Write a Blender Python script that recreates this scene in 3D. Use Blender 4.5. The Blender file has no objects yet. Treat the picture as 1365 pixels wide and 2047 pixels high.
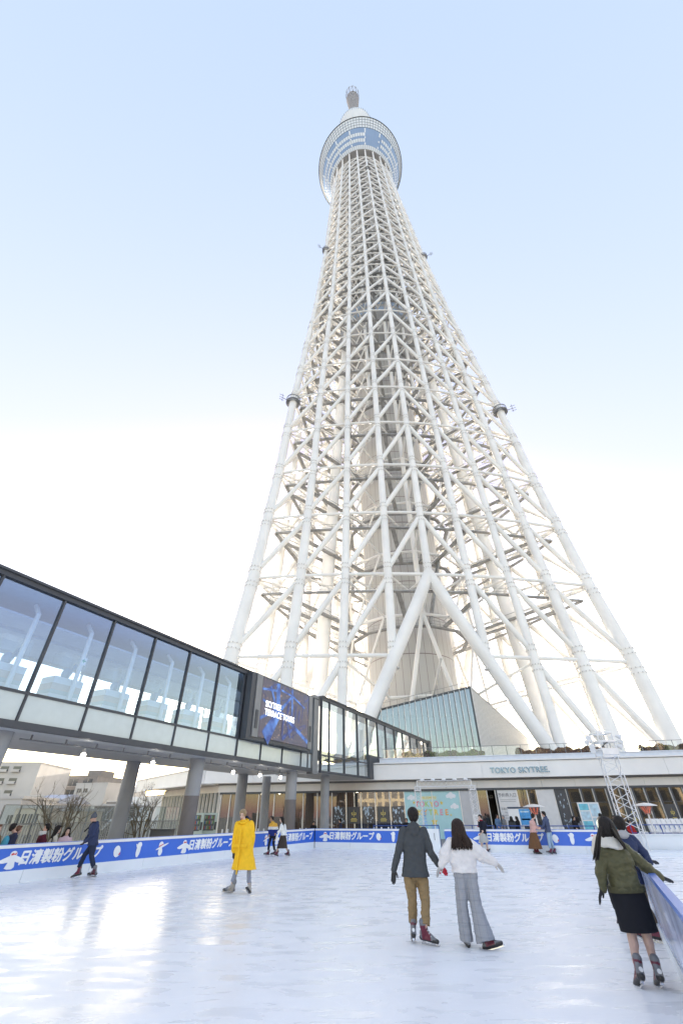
import bpy, math, random
import numpy as np
from mathutils import Vector, Matrix
R = math.radians
SC = bpy.context.scene
COL = SC.collection
random.seed(7)
rng = np.random.default_rng(11)

# ------------------------------------------------------------------ camera
CF, CP, CH, CR = 827.45, 0.630172, 1.742, -0.0083625      # focal length in photo pixels, pitch, height, roll
cam_d = bpy.data.cameras.new('camera'); cam = bpy.data.objects.new('camera', cam_d); COL.objects.link(cam)
cam_d.sensor_width = 36.0; cam_d.sensor_fit = 'AUTO'; cam_d.lens = CF / 2047 * 36
cam_d.clip_start = 0.05; cam_d.clip_end = 6000
_f = Vector((0, math.cos(CP), math.sin(CP))); _u0 = Vector((0, -math.sin(CP), math.cos(CP))); _x0 = Vector((1, 0, 0))
_r = math.cos(CR) * _x0 + math.sin(CR) * _u0; _u = -math.sin(CR) * _x0 + math.cos(CR) * _u0
_m = Matrix((( _r.x, _u.x, -_f.x, 0), (_r.y, _u.y, -_f.y, 0), (_r.z, _u.z, -_f.z, CH), (0, 0, 0, 1)))
cam.matrix_world = _m
SC.camera = cam

# ------------------------------------------------------------------ world, sun, exposure
SUN_EL, SUN_AZ = R(7.0), R(-5.0)           # low winter sun beyond the tower; azimuth from +Y towards +X
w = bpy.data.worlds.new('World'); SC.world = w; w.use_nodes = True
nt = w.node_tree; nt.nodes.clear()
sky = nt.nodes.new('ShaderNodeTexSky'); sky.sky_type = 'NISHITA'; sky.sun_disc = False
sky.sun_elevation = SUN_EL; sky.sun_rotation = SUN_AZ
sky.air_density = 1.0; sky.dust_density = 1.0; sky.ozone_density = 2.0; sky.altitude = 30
# sky regraded channel by channel, paling downwards; bright horizon boosted to light the scene
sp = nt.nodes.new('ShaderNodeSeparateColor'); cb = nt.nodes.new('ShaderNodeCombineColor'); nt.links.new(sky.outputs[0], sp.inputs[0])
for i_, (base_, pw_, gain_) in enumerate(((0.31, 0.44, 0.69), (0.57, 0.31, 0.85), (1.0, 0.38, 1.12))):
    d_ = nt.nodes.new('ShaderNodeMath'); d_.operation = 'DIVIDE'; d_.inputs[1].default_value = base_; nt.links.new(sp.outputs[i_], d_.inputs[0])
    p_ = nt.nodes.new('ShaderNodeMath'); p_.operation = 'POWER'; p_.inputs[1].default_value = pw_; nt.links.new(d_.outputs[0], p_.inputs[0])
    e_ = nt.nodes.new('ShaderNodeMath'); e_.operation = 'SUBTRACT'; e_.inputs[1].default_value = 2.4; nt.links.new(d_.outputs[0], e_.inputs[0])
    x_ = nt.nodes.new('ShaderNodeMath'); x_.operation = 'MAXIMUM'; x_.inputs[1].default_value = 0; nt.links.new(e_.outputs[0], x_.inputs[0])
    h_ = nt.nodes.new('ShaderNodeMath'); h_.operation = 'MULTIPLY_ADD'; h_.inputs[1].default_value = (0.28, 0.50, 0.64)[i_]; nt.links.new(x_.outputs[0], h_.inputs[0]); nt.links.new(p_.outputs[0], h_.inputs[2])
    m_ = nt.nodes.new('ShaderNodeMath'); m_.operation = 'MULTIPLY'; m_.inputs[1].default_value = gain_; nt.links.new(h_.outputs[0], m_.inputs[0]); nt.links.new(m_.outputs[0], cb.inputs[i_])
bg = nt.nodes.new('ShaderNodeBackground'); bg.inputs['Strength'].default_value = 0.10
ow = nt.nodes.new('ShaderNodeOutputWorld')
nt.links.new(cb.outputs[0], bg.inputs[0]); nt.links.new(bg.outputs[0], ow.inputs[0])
sd = bpy.data.lights.new('sun', 'SUN'); sd.energy = 2.6; sd.angle = R(0.5); sd.color = (1.0, 0.87, 0.72)
sun = bpy.data.objects.new('sun', sd); COL.objects.link(sun)
_sd = Vector((math.sin(SUN_AZ) * math.cos(SUN_EL), math.cos(SUN_AZ) * math.cos(SUN_EL), math.sin(SUN_EL)))
sun.rotation_euler = _sd.to_track_quat('Z', 'Y').to_euler()
SC.view_settings.view_transform = 'Standard'; SC.view_settings.look = 'None'
SC.view_settings.exposure = 3.2; SC.view_settings.gamma = 1.0; SC.view_settings.use_curve_mapping = False
SC.cycles.max_bounces = 8; SC.cycles.transparent_max_bounces = 24

# ------------------------------------------------------------------ helpers: pixels of the photo to points of the place
def ray(px, py):
    x, y = px - 682.5, -(py - 1023.5)
    c, s = math.cos(CR), math.sin(CR); x, y = c * x - s * y, s * x + c * y
    c, s = math.cos(CP), math.sin(CP)
    return np.array([x, CF * c - y * s, CF * s + y * c])
def G(px, py, z=0.0):
    r = ray(px, py); return r * ((z - CH) / r[2]) + np.array([0, 0, CH])
def YP(px, py, Y):
    r = ray(px, py); return r * (Y / r[1]) + np.array([0, 0, CH])
UP = np.array([0.0, 0.0, 1.0])
def V3(*a): return np.array(a, float)
def nrm(v):
    v = np.asarray(v, float); n = np.linalg.norm(v); return v / n if n > 1e-9 else v

# ------------------------------------------------------------------ materials
MATS = {}
def mat(name, col, rough=0.5, metal=0.0, var=0.06, scale=3.0, bump=0.0, bscale=40.0, spec=0.5, coat=0.0, stretch=None):
    if name in MATS: return MATS[name]
    m = bpy.data.materials.new(name); m.use_nodes = True; t = m.node_tree; b = t.nodes['Principled BSDF']
    b.inputs['Roughness'].default_value = rough; b.inputs['Metallic'].default_value = metal
    b.inputs['Specular IOR Level'].default_value = spec; b.inputs['Coat Weight'].default_value = coat
    tc = t.nodes.new('ShaderNodeTexCoord'); src = tc.outputs['Object']
    if stretch:
        mp = t.nodes.new('ShaderNodeMapping'); mp.inputs['Scale'].default_value = stretch
        t.links.new(src, mp.inputs['Vector']); src = mp.outputs[0]
    n = t.nodes.new('ShaderNodeTexNoise'); n.inputs['Scale'].default_value = scale; n.inputs['Detail'].default_value = 4
    t.links.new(src, n.inputs['Vector'])
    mr = t.nodes.new('ShaderNodeMapRange'); mr.inputs['From Min'].default_value = 0.25; mr.inputs['From Max'].default_value = 0.75
    mr.inputs['To Min'].default_value = 1 - var; mr.inputs['To Max'].default_value = 1 + var
    t.links.new(n.outputs['Fac'], mr.inputs['Value'])
    mx = t.nodes.new('ShaderNodeMix'); mx.data_type = 'RGBA'; mx.blend_type = 'MULTIPLY'; mx.inputs[0].default_value = 1
    mx.inputs[6].default_value = (*col, 1); t.links.new(mr.outputs[0], mx.inputs[7])
    t.links.new(mx.outputs[2], b.inputs['Base Color'])
    if bump:
        nb = t.nodes.new('ShaderNodeTexNoise'); nb.inputs['Scale'].default_value = bscale; nb.inputs['Detail'].default_value = 3
        t.links.new(src, nb.inputs['Vector'])
        bp = t.nodes.new('ShaderNodeBump'); bp.inputs['Strength'].default_value = bump; bp.inputs['Distance'].default_value = 0.02
        t.links.new(nb.outputs['Fac'], bp.inputs['Height']); t.links.new(bp.outputs[0], b.inputs['Normal'])
    MATS[name] = m; return m
def glass(name, tint=(0.9, 0.95, 0.95), refl=0.12, rough=0.0, frost=0.0, frostcol=(0.8, 0.85, 0.85), dirt=0.03, rc=(0.95, 0.97, 1)):
    """pane: tinted see-through, mirrored by the angle of view, with a little frosting if wanted"""
    if name in MATS: return MATS[name]
    m = bpy.data.materials.new(name); m.use_nodes = True; t = m.node_tree; t.nodes.clear()
    o = t.nodes.new('ShaderNodeOutputMaterial'); tr = t.nodes.new('ShaderNodeBsdfTransparent'); tr.inputs[0].default_value = (*tint, 1)
    gl = t.nodes.new('ShaderNodeBsdfGlossy'); gl.inputs['Roughness'].default_value = rough; gl.inputs[0].default_value = (*rc, 1)
    df = t.nodes.new('ShaderNodeBsdfDiffuse'); df.inputs[0].default_value = (*frostcol, 1)
    fr = t.nodes.new('ShaderNodeFresnel'); ge = t.nodes.new('ShaderNodeNewGeometry'); io = t.nodes.new('ShaderNodeMapRange')
    io.inputs['To Min'].default_value = 1.5; io.inputs['To Max'].default_value = 1 / 1.5
    t.links.new(ge.outputs['Backfacing'], io.inputs['Value']); t.links.new(io.outputs[0], fr.inputs[0])
    ad = t.nodes.new('ShaderNodeMath'); ad.operation = 'ADD'; ad.use_clamp = True; ad.inputs[1].default_value = refl
    t.links.new(fr.outputs[0], ad.inputs[0])
    tc = t.nodes.new('ShaderNodeTexCoord'); nz = t.nodes.new('ShaderNodeTexNoise'); nz.inputs['Scale'].default_value = 0.7
    t.links.new(tc.outputs['Object'], nz.inputs['Vector'])
    bp = t.nodes.new('ShaderNodeBump'); bp.inputs['Strength'].default_value = 0.06; bp.inputs['Distance'].default_value = 0.03
    t.links.new(nz.outputs['Fac'], bp.inputs['Height']); t.links.new(bp.outputs[0], gl.inputs['Normal'])
    m0 = t.nodes.new('ShaderNodeMixShader'); m0.inputs[0].default_value = max(frost, dirt)
    t.links.new(tr.outputs[0], m0.inputs[1]); t.links.new(df.outputs[0], m0.inputs[2])
    m1 = t.nodes.new('ShaderNodeMixShader'); t.links.new(ad.outputs[0], m1.inputs[0])
    t.links.new(m0.outputs[0], m1.inputs[1]); t.links.new(gl.outputs[0], m1.inputs[2]); t.links.new(m1.outputs[0], o.inputs[0])
    MATS[name] = m; return m
def emis(name, col, st):
    if name in MATS: return MATS[name]
    m = bpy.data.materials.new(name); m.use_nodes = True; b = m.node_tree.nodes['Principled BSDF']
    b.inputs['Base Color'].default_value = (*col, 1); b.inputs['Emission Color'].default_value = (*col, 1); b.inputs['Emission Strength'].default_value = st
    MATS[name] = m; return m

# ------------------------------------------------------------------ helpers: mesh builder and tree of things
def woff(o):
    v = Vector((0, 0, 0))
    while o is not None: v += o.location; o = o.parent
    return v
class MB:
    def __init__(s): s.v = []; s.f = []; s.m = []; s.cur = 0
    def add(s, vs, fs):
        b = len(s.v); s.v += [tuple(float(c) for c in p) for p in vs]
        for q in fs: s.f.append([b + i for i in q]); s.m.append(s.cur)
        return s
    def box(s, c, sz, ax=None):
        c = V3(*c); h = V3(*sz) / 2
        if ax is None: ax = (V3(1, 0, 0), V3(0, 1, 0), V3(0, 0, 1))
        vs = [c + ax[0] * h[0] * i + ax[1] * h[1] * j + ax[2] * h[2] * k for k in (-1, 1) for j in (-1, 1) for i in (-1, 1)]
        return s.add(vs, [(0, 2, 3, 1), (4, 5, 7, 6), (0, 1, 5, 4), (2, 6, 7, 3), (0, 4, 6, 2), (1, 3, 7, 5)])
    def beam(s, a, b, wd, ht, up=(0, 0, 1)):
        a = V3(*a); b = V3(*b); d = nrm(b - a); x = np.cross(d, V3(*up)); x = nrm(x) if np.linalg.norm(x) > 1e-6 else V3(1, 0, 0)
        z = np.cross(x, d); return s.box((a + b) / 2, (wd, np.linalg.norm(b - a), ht), (x, d, z))
    def tube(s, a, b, r0, r1=None, n=8, caps=True):
        return s.path([a, b], [r0, r0 if r1 is None else r1], n, caps)
    def path(s, pts, rs, n=8, caps=True, flat=None):
        pts = [V3(*p) for p in pts]; k = len(pts); rings = []; px = None
        if not hasattr(rs, '__len__'): rs = [rs] * k
        for i in range(k):
            d = nrm(pts[min(i + 1, k - 1)] - pts[max(i - 1, 0)])
            if px is None:
                q = V3(0, 0, 1) if abs(d[2]) < 0.9 else V3(1, 0, 0); px = nrm(np.cross(d, q))
            else: px = nrm(px - d * np.dot(px, d))
            y = np.cross(d, px)
            rings.append([pts[i] + rs[i] * (math.cos(2 * math.pi * j / n) * px + math.sin(2 * math.pi * j / n) * y * (flat or 1)) for j in range(n)])
        return s.loft(rings, caps)
    def loft(s, rings, caps=True, closed=True):
        n = len(rings[0]); k = len(rings); vs = [p for r in rings for p in r]; fs = []
        for i in range(k - 1):
            for j in range(n if closed else n - 1):
                j2 = (j + 1) % n; fs.append((i * n + j, i * n + j2, (i + 1) * n + j2, (i + 1) * n + j))
        if caps: fs.append(tuple(range(n))[::-1]); fs.append(tuple((k - 1) * n + j for j in range(n)))
        return s.add(vs, fs)
    def ball(s, c, r, ax=None, n=12, m=8):
        c = V3(*c); r = V3(*(r if hasattr(r, '__len__') else (r, r, r)))
        if ax is None: ax = (V3(1, 0, 0), V3(0, 1, 0), V3(0, 0, 1))
        vs = [c + ax[2] * r[2]]; fs = []
        for i in range(1, m):
            t = math.pi * i / m
            for j in range(n):
                p = 2 * math.pi * j / n
                vs.append(c + ax[0] * r[0] * math.sin(t) * math.cos(p) + ax[1] * r[1] * math.sin(t) * math.sin(p) + ax[2] * r[2] * math.cos(t))
        vs.append(c - ax[2] * r[2])
        for j in range(n):
            fs.append((0, 1 + j, 1 + (j + 1) % n)); b = 1 + (m - 2) * n; fs.append((len(vs) - 1, b + (j + 1) % n, b + j))
        for i in range(m - 2):
            for j in range(n): fs.append((1 + i * n + j, 1 + (i + 1) * n + j, 1 + (i + 1) * n + (j + 1) % n, 1 + i * n + (j + 1) % n))
        return s.add(vs, fs)
    def quad(s, *p): return s.add(p, [tuple(range(len(p)))])
    def prism(s, poly, d):
        """polygon (3-D points) pushed along d"""
        n = len(poly); d = V3(*d); a = [V3(*p) for p in poly]
        return s.add(a + [p + d for p in a], [tuple(range(n))[::-1], tuple(range(n, 2 * n))] + [(i, (i + 1) % n, n + (i + 1) % n, n + i) for i in range(n)])
    def lathe(s, c, prof, n=24, caps=True):
        c = V3(*c); return s.loft([[c + V3(r * math.cos(2 * math.pi * j / n), r * math.sin(2 * math.pi * j / n), z) for j in range(n)] for r, z in prof], caps)
    def each(s, name, m, parent):
        """every bar (a box of eight corners) as a part of its own"""
        for i in range(0, len(s.v), 8):
            q = MB(); q.add(s.v[i:i + 8], [[k - i for k in f] for f in s.f[i // 8 * 6:i // 8 * 6 + 6]]); q.build(name, m, parent)
    def build(s, name, m, parent=None, smooth=False, **tags):
        o = None
        me = bpy.data.meshes.new(name); off = woff(parent) if parent else Vector((0, 0, 0))
        v = np.array(s.v) - np.array(off) if s.v else np.zeros((0, 3))
        me.from_pydata(v.tolist(), [], s.f)
        for mm in (m if isinstance(m, (list, tuple)) else [m]): me.materials.append(mm)
        if len(me.polygons):
            if max(s.m) > 0: me.polygons.foreach_set('material_index', s.m)
            if smooth: me.polygons.foreach_set('use_smooth', [True] * len(me.polygons))
        me.validate(); me.update()
        import bmesh
        b = bmesh.new(); b.from_mesh(me); bmesh.ops.recalc_face_normals(b, faces=b.faces); b.to_mesh(me); b.free()
        if smooth: me.set_sharp_from_angle(angle=R(42))
        o = bpy.data.objects.new(name, me); COL.objects.link(o)
        if parent: o.parent = parent
        for k, t in tags.items(): o[k] = t
        return o
def thing(name, label, cat, loc=(0, 0, 0), group=None):
    o = bpy.data.objects.new(name, None); COL.objects.link(o); o.location = [float(c) for c in loc]; o.empty_display_size = 0.2
    return tag(o, label, cat, group)
def tag(o, label, cat, group=None):
    o['label'] = label; o['category'] = cat
    if group: o['group'] = group
    return o
def dup(root, loc, label, rotz=0.0):
    r = root.copy(); COL.objects.link(r); r.location = [float(c) for c in loc]; r.rotation_euler = (0, 0, rotz); r['label'] = label
    for ch in list(root.children):
        c = ch.copy(); COL.objects.link(c); c.parent = r
        for g in list(ch.children):
            d = g.copy(); COL.objects.link(d); d.parent = c
    return r
def text_mesh(body, size, font_off=0.0, ext=0.0, align='CENTER', space=1.0):
    """lettering as plain mesh data (x to the right, y up, z out)"""
    cu = bpy.data.curves.new('lettering', 'FONT'); cu.body = body; cu.size = size; cu.offset = font_off; cu.extrude = ext
    cu.align_x = align; cu.align_y = 'CENTER'; cu.resolution_u = 3; cu.space_character = space
    o = bpy.data.objects.new('lettering', cu); COL.objects.link(o)
    dg = bpy.context.evaluated_depsgraph_get(); me = o.evaluated_get(dg).to_mesh()
    v = np.array([p.co[:] for p in me.vertices]) if len(me.vertices) else np.zeros((0, 3)); f = [tuple(p.vertices) for p in me.polygons]
    o.evaluated_get(dg).to_mesh_clear(); bpy.data.objects.remove(o); bpy.data.curves.remove(cu)
    return v, f
def letters(mb, body, size, org, ux, uy, off=0.0, ext=0.0, align='CENTER', space=1.0, shear=0.0, sx=1.0):
    v, f = text_mesh(body, size, 0.0, ext, align, space)
    ux = V3(*ux); uy = V3(*uy); uz = np.cross(ux, uy); org = V3(*org)
    for k in range(5 if off else 1):                      # heavier strokes: the same letters laid again a hair's breadth aside
        dx, dy = ((0, 0), (off, 0), (-off, 0), (0, off), (0, -off))[k]
        if len(v): mb.add([org + ux * (p[0] * sx + shear * p[1] + dx) + uy * (p[1] + dy) + uz * (p[2] + k * .0006) for p in v], f)
    return mb

# common materials
STEEL = mat('white_painted_steel', (0.77, 0.768, 0.76), 0.42, var=0.08, scale=0.3, spec=0.4)
DARKM = mat('dark_grey_metal', (0.055, 0.06, 0.07), 0.45, var=0.12, scale=2.0)
GREYM = mat('grey_metal', (0.22, 0.225, 0.23), 0.45, 0.2, var=0.1, scale=1.5)
WHITE = mat('white_paint', (0.78, 0.78, 0.78), 0.5, var=0.04)
BLACK = mat('black_plastic', (0.015, 0.015, 0.017), 0.5)
# ================================================================== GROUND
ICE_A, ICE_B, ICE_C = V3(-10.92, 17.51, 0), V3(-1.9, 33.5, 0), V3(13.2, 27.05, 0)   # left board line, far corner, right corner
def ice_material():
    m = bpy.data.materials.new('skated_ice'); m.use_nodes = True; t = m.node_tree; b = t.nodes['Principled BSDF']
    tc = t.nodes.new('ShaderNodeTexCoord')
    def noise(scale, stretch, detail=5, rot=0.0):
        mp = t.nodes.new('ShaderNodeMapping'); mp.inputs['Scale'].default_value = stretch; mp.inputs['Rotation'].default_value = (0, 0, rot)
        n = t.nodes.new('ShaderNodeTexNoise'); n.inputs['Scale'].default_value = scale; n.inputs['Detail'].default_value = detail; n.inputs['Distortion'].default_value = 0.6
        t.links.new(tc.outputs['Object'], mp.inputs['Vector']); t.links.new(mp.outputs[0], n.inputs['Vector']); return n
    n1 = noise(0.22, (1, 1, 1)); n2 = noise(1.3, (1, 2.6, 1), 7, R(20)); n3 = noise(5.0, (1, 7, 1), 5, R(-38)); n4 = noise(7, (1, 8, 1), 5, R(63)); n5 = noise(26, (1, 1.6, 1), 3, R(10))
    def math2(op, a_, b2):
        q = t.nodes.new('ShaderNodeMath'); q.operation = op
        for k_, v_ in enumerate((a_, b2)):
            if isinstance(v_, (int, float)): q.inputs[k_].default_value = v_
            else: t.links.new(v_, q.inputs[k_])
        return q.outputs[0]
    # thin curved blade scratches: contour lines of slow noises
    def scratch(sc, rot, w_, lv):
        n_ = noise(sc, (1, 1.9, 1), 2, rot); d_ = math2('ABSOLUTE', math2('SUBTRACT', math2('FRACT', math2('MULTIPLY', n_.outputs['Fac'], lv), 0), .5), 0); return math2('LESS_THAN', d_, w_)
    gate = math2('GREATER_THAN', n2.outputs['Fac'], .44)
    scr_ = math2('MULTIPLY', math2('MAXIMUM', scratch(.5, R(15), .012, 12), math2('MAXIMUM', scratch(.7, R(80), .012, 11), scratch(.35, R(-40), .010, 15))), gate)
    sm = math2('ADD', math2('MULTIPLY', n1.outputs['Fac'], .8), math2('ADD', math2('MULTIPLY', n2.outputs['Fac'], .9), math2('ADD', math2('MULTIPLY', n3.outputs['Fac'], .45), math2('ADD', math2('MULTIPLY', n4.outputs['Fac'], .45), math2('MULTIPLY', n5.outputs['Fac'], .5)))))
    fin = math2('ADD', math2('MULTIPLY', sm, .3226), math2('MULTIPLY', scr_, .24)); m2 = fin.node
    rp = t.nodes.new('ShaderNodeValToRGB'); rp.color_ramp.elements[0].position = 0.38; rp.color_ramp.elements[0].color = (0.84, 0.845, 0.85, 1)
    rp.color_ramp.elements[1].position = 0.64; rp.color_ramp.elements[1].color = (0.93, 0.93, 0.925, 1)
    t.links.new(fin, rp.inputs[0]); t.links.new(rp.outputs[0], b.inputs['Base Color'])
    rr = t.nodes.new('ShaderNodeMapRange'); rr.inputs['From Min'].default_value = 0.35; rr.inputs['From Max'].default_value = 0.65
    rr.inputs['To Min'].default_value = 0.20; rr.inputs['To Max'].default_value = 0.46
    t.links.new(n2.outputs['Fac'], rr.inputs['Value']); wet = t.nodes.new('ShaderNodeMapping'); wet.inputs['Location'].default_value = (-(-4.2) / 4.2, -12.6 / 3.6, 0); wet.inputs['Scale'].default_value = (1 / 4.2, 1 / 3.6, 1); t.links.new(tc.outputs['Object'], wet.inputs['Vector'])
    gs = t.nodes.new('ShaderNodeTexGradient'); gs.gradient_type = 'SPHERICAL'; t.links.new(wet.outputs[0], gs.inputs[0])      # a freshly wetted patch of smoother ice
    wf = math2('MULTIPLY', math2('MINIMUM', math2('MULTIPLY', gs.outputs['Fac'], 2.5), 1.0), math2('ADD', math2('MULTIPLY', n2.outputs['Fac'], .5), .6))
    wm = math2('SUBTRACT', 1.0, math2('MULTIPLY', wf, .24)); t.links.new(math2('MULTIPLY', rr.outputs[0], wm), b.inputs['Roughness'])
    bp = t.nodes.new('ShaderNodeBump'); bp.inputs['Strength'].default_value = 0.25; bp.inputs['Distance'].default_value = 0.01
    t.links.new(m2.outputs[0], bp.inputs['Height']); t.links.new(bp.outputs[0], b.inputs['Normal'])
    b.inputs['IOR'].default_value = 1.31; b.inputs['Subsurface Weight'].default_value = 0.0
    return m
ICE = ice_material()
g = MB(); g.quad((-4000, -4000, -18.2), (4000, -4000, -18.2), (4000, 4000, -18.2), (-4000, 4000, -18.2))
g.build('ground', mat('city_ground', (0.30, 0.30, 0.29), 0.9, var=0.3, scale=0.02), kind='structure')
_u2 = nrm(ICE_B - ICE_A); _n2 = V3(-_u2[1], _u2[0], 0)      # along the left boards; away from the rink
TL = ICE_A + _n2 * 9.5 - _u2 * 30; TR = ICE_B + _n2 * 9.5 + _u2 * 60
g = MB(); g.prism([(TL[0], TL[1], -0.5), (60, -30, -0.5), (60, 62, -0.5), (TR[0], 62, -0.5), (ICE_A[0] + _n2[0] * 9.5, ICE_A[1] + _n2[1] * 9.5, -0.5)], (0, 0, 0.495))
g.build('plaza', mat('plaza_paving', (0.27, 0.26, 0.255), 0.8, var=0.15, scale=1.3, bump=0.15), kind='structure')
g = MB(); g.quad(ICE_A - _u2 * 40 + V3(0, 0, 0), V3(26, -18, 0), V3(26, 22.5, 0), ICE_C + V3(0.0, 0, 0), ICE_B)
g.build('ice', ICE, kind='structure')

# ================================================================== TOWER
TX, TY, TTH = 13.4, 83.69, 0.06824
_Z = [-18.2, 21, 35, 47, 60, 84, 110, 132, 181, 240, 286, 303]; _C = [39.5, 36.4, 34.5, 33.3, 32, 30.3, 27.9, 25.8, 22.5, 19.5, 17.2, 16.5]
_Z2 = [-18, 35, 60, 110, 180, 240, 290, 303]; _M = [20.3, 20.2, 20.2, 20, 19, 17.8, 16.6, 16.2]
_K = [0, .145, .2725, .39, .5, .61, .7275, .855, 1]
def sec(j, z, inset=0.0):
    j = j % 24; F = int(j // 8); k = j - 8 * F
    Rc = np.interp(z, _Z, _C); w_ = 2 * np.interp(z, _Z2, _M) / Rc - 1
    a0 = R(-150 + 120 * F) + TTH; a1 = a0 + R(120); Rr = Rc - inset
    A = V3(math.cos(a0), math.sin(a0), 0) * Rr; B = V3(math.cos(a1), math.sin(a1), 0) * Rr
    t = A + (B - A) * np.interp(k, range(9), _K); an = a0 + R(15 * k)
    p = (1 - w_) * t + w_ * V3(math.cos(an), math.sin(an), 0) * Rr
    return V3(TX + p[0], TY + p[1], z)
LV = [5.5, 21, 34.75, 47.75, 60, 73, 85.75, 97.25, 109.75, 122.25, 134.25, 144, 153.25, 162.25, 171.5, 180.25, 189.25, 198, 207, 216, 225, 234, 243, 252, 261, 270, 279, 286]
def crad(j, z):
    k = j % 8
    lo, md, hi = (1.3, 1.0, 0.6) if k == 0 else ((1.08, .78, 0.57) if k in (1, 7) else (0.78, .66, 0.54))
    return float(np.interp(z, [0, 50, 180, 300], [lo, md, hi, hi * 0.88]))
tower = thing('lattice_tower', 'giant white steel lattice broadcasting tower rising behind the rink', 'tower', (TX, TY, -18.2))
TW = (TX, TY)
for j in range(24):
    zs = [-18.2] + [z for z in LV]
    if j % 8 in (3, 5): zs = [z for z in zs if z >= 21]
    if j % 8 == 4: zs = [z for z in zs if z >= 34]
    mb = MB(); mb.path([sec(j, z) for z in zs], [crad(j, z) for z in zs], 14)
    if j % 8 == 4:                                              # the middle column of each face splits into two raking legs
        for s in (-1, 1):
            p0 = sec(j, 35.2); A = sec(j - 4, 21); B = sec(j + 4, 21)
            def at(z):
                a = sec(j - 4, z); b_ = sec(j + 4, z); off = (0.22 * (34.75 - z) / 13.75 if z >= 21 else 0.22 + (21 - z) * 0.0152)
                c_ = sec(j, z); return c_ + (b_ - a) * 0.5 * off * s
            zz = [34.9, 28, 21, 14, 7, 0, -9, -18.2]; mb.path([at(z) for z in zz], [1.0] * len(zz), 14)
    fl = mb; fl.cur = 1; st = MB()
    for z in LV:                                                # bolted splice collars above and below every joint
        if z < zs[0] or z < 21 or z > 240: continue
        for dz in (-1.9, -1.1, 1.1, 1.9):
            p = sec(j, z + dz); r_ = crad(j, z)
            d = nrm(sec(j, z + dz + 1) - p)
            fl.tube(p - d * 0.05, p + d * 0.05, r_ + 0.07, None, 14)
            if z < 125:
                x = nrm(np.cross(d, V3(0, 0, 1) if abs(d[2]) < .9 else V3(1, 0, 0))); y = np.cross(d, x)
                for q in range(12):
                    a = q * math.pi / 6; e = math.cos(a) * x + math.sin(a) * y
                    st.box(p + e * (r_ + 0.07), (0.09, 0.10, 0.18), (e, np.cross(d, e), d))
    c = mb.build('column', [STEEL, mat('collar_steel', (0.80, 0.79, 0.77), 0.5)], tower, True)
    if st.v: st.build('bolt', mat('bolt_steel', (0.45, 0.45, 0.45), 0.5), c, kind='stuff')
nb = 0; rest = MB()
for i in range(len(LV) - 1, 0, -1): pass
for i in range(1, len(LV)):
    z1, z0 = LV[i], LV[i - 1]; t = min(1, z1 / 250)
    rb = 0.50 - 0.16 * t + (0.07 if z1 <= 21 else 0)
    for j in range(24):
        k = j % 8; m4 = (j // 8) * 8 + 4
        # raking brace: high at the inner column, low at the outer one
        if k < 4: hi_, lo_ = j + 1, j
        else: hi_, lo_ = j, j + 1
        if z1 <= 21 and (k in (2, 3, 4, 5)): continue
        if z1 <= 34.8 and k in (3, 4): continue
        a = sec(hi_, z1 - 0.6); b_ = sec(lo_, z0 + 0.9)
        front = j < 8 and i <= 12
        tgt = MB() if front else rest
        tgt.tube(a, b_, rb, None, 10, False)
        if front: tgt.build('brace', STEEL, tower, True); nb += 1
rest.build('brace', STEEL, tower, True, kind='stuff')
for i in range(1, len(LV)):
    z = LV[i]; mb = MB(); rr = 0.3 if z < 100 else 0.24
    for j in range(24):
        if z <= 21 and j % 8 in (3, 4): continue
        mb.tube(sec(j, z), sec(j + 1, z), rr, None, 8, False)
    # flat secondary ties to the inner ring
    for j in range(24):
        if z > 21:
            q = sec(j + 0.5, z - 1.4, 6.5); mb.tube(sec(j, z), q, rr * 0.75, None, 6, False); mb.tube(sec(j + 1, z), q, rr * 0.75, None, 6, False)
    mb.build('ring_beam', STEEL, tower, True)
# inner ring columns and their ties
IR = 12.4
def inn(j, z, r=IR):
    a = R(-150 + 15 * j) + TTH; return V3(TX + r * math.cos(a), TY + r * math.sin(a), z)
def inr(z): return float(np.interp(z, [0, 150, 300], [13.5, 12.0, 10.5]))
for j in range(0, 24, 2):
    mb = MB(); big = j % 8 == 0
    zs = [30.5 if j in (4, 12, 20) else 96, 110, 130, 150, 220, 288]
    if big: zs = [-18, 40, 90, 150, 220, 288]
    mb.path([inn(j, z, inr(z) + (8.5 * max(0, 1 - z / 160.) if big else 0)) for z in zs], [1.25 if big else 0.5] * 3 + [0.5] * (len(zs) - 3), 12)
    if j % 8 == 4:                                               # it too stands on two raking legs
        for q in (-3.2, 3.2): mb.path([inn(j, 31, inr(31)), inn(j + q * .45, 8, inr(8) + 1.5), inn(j + q, -18, inr(0) + 3)], [.36, .38, .4], 12)
    mb.build('inner_column', STEEL, tower, True)
for i in range(1, len(LV) - 1):
    mb = MB(); z = LV[i] - 4.2
    for j in range(0, 24, 2):
        mb.tube(inn(j, z, inr(z)), inn(j + 2, z, inr(z)), 0.28, None, 6, False)
        if z > 105 or j % 8 in (0, 6): mb.tube(inn(j, z, inr(z)), inn(j + 2, z + (LV[i + 1] - LV[i]), inr(z + 8)), 0.22, None, 6, False)
        mb.tube(inn(j, z, inr(z)), sec(j, LV[i] - .5), 0.22, None, 6, False)
    mb.build('inner_frame', STEEL, tower, True)
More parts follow.
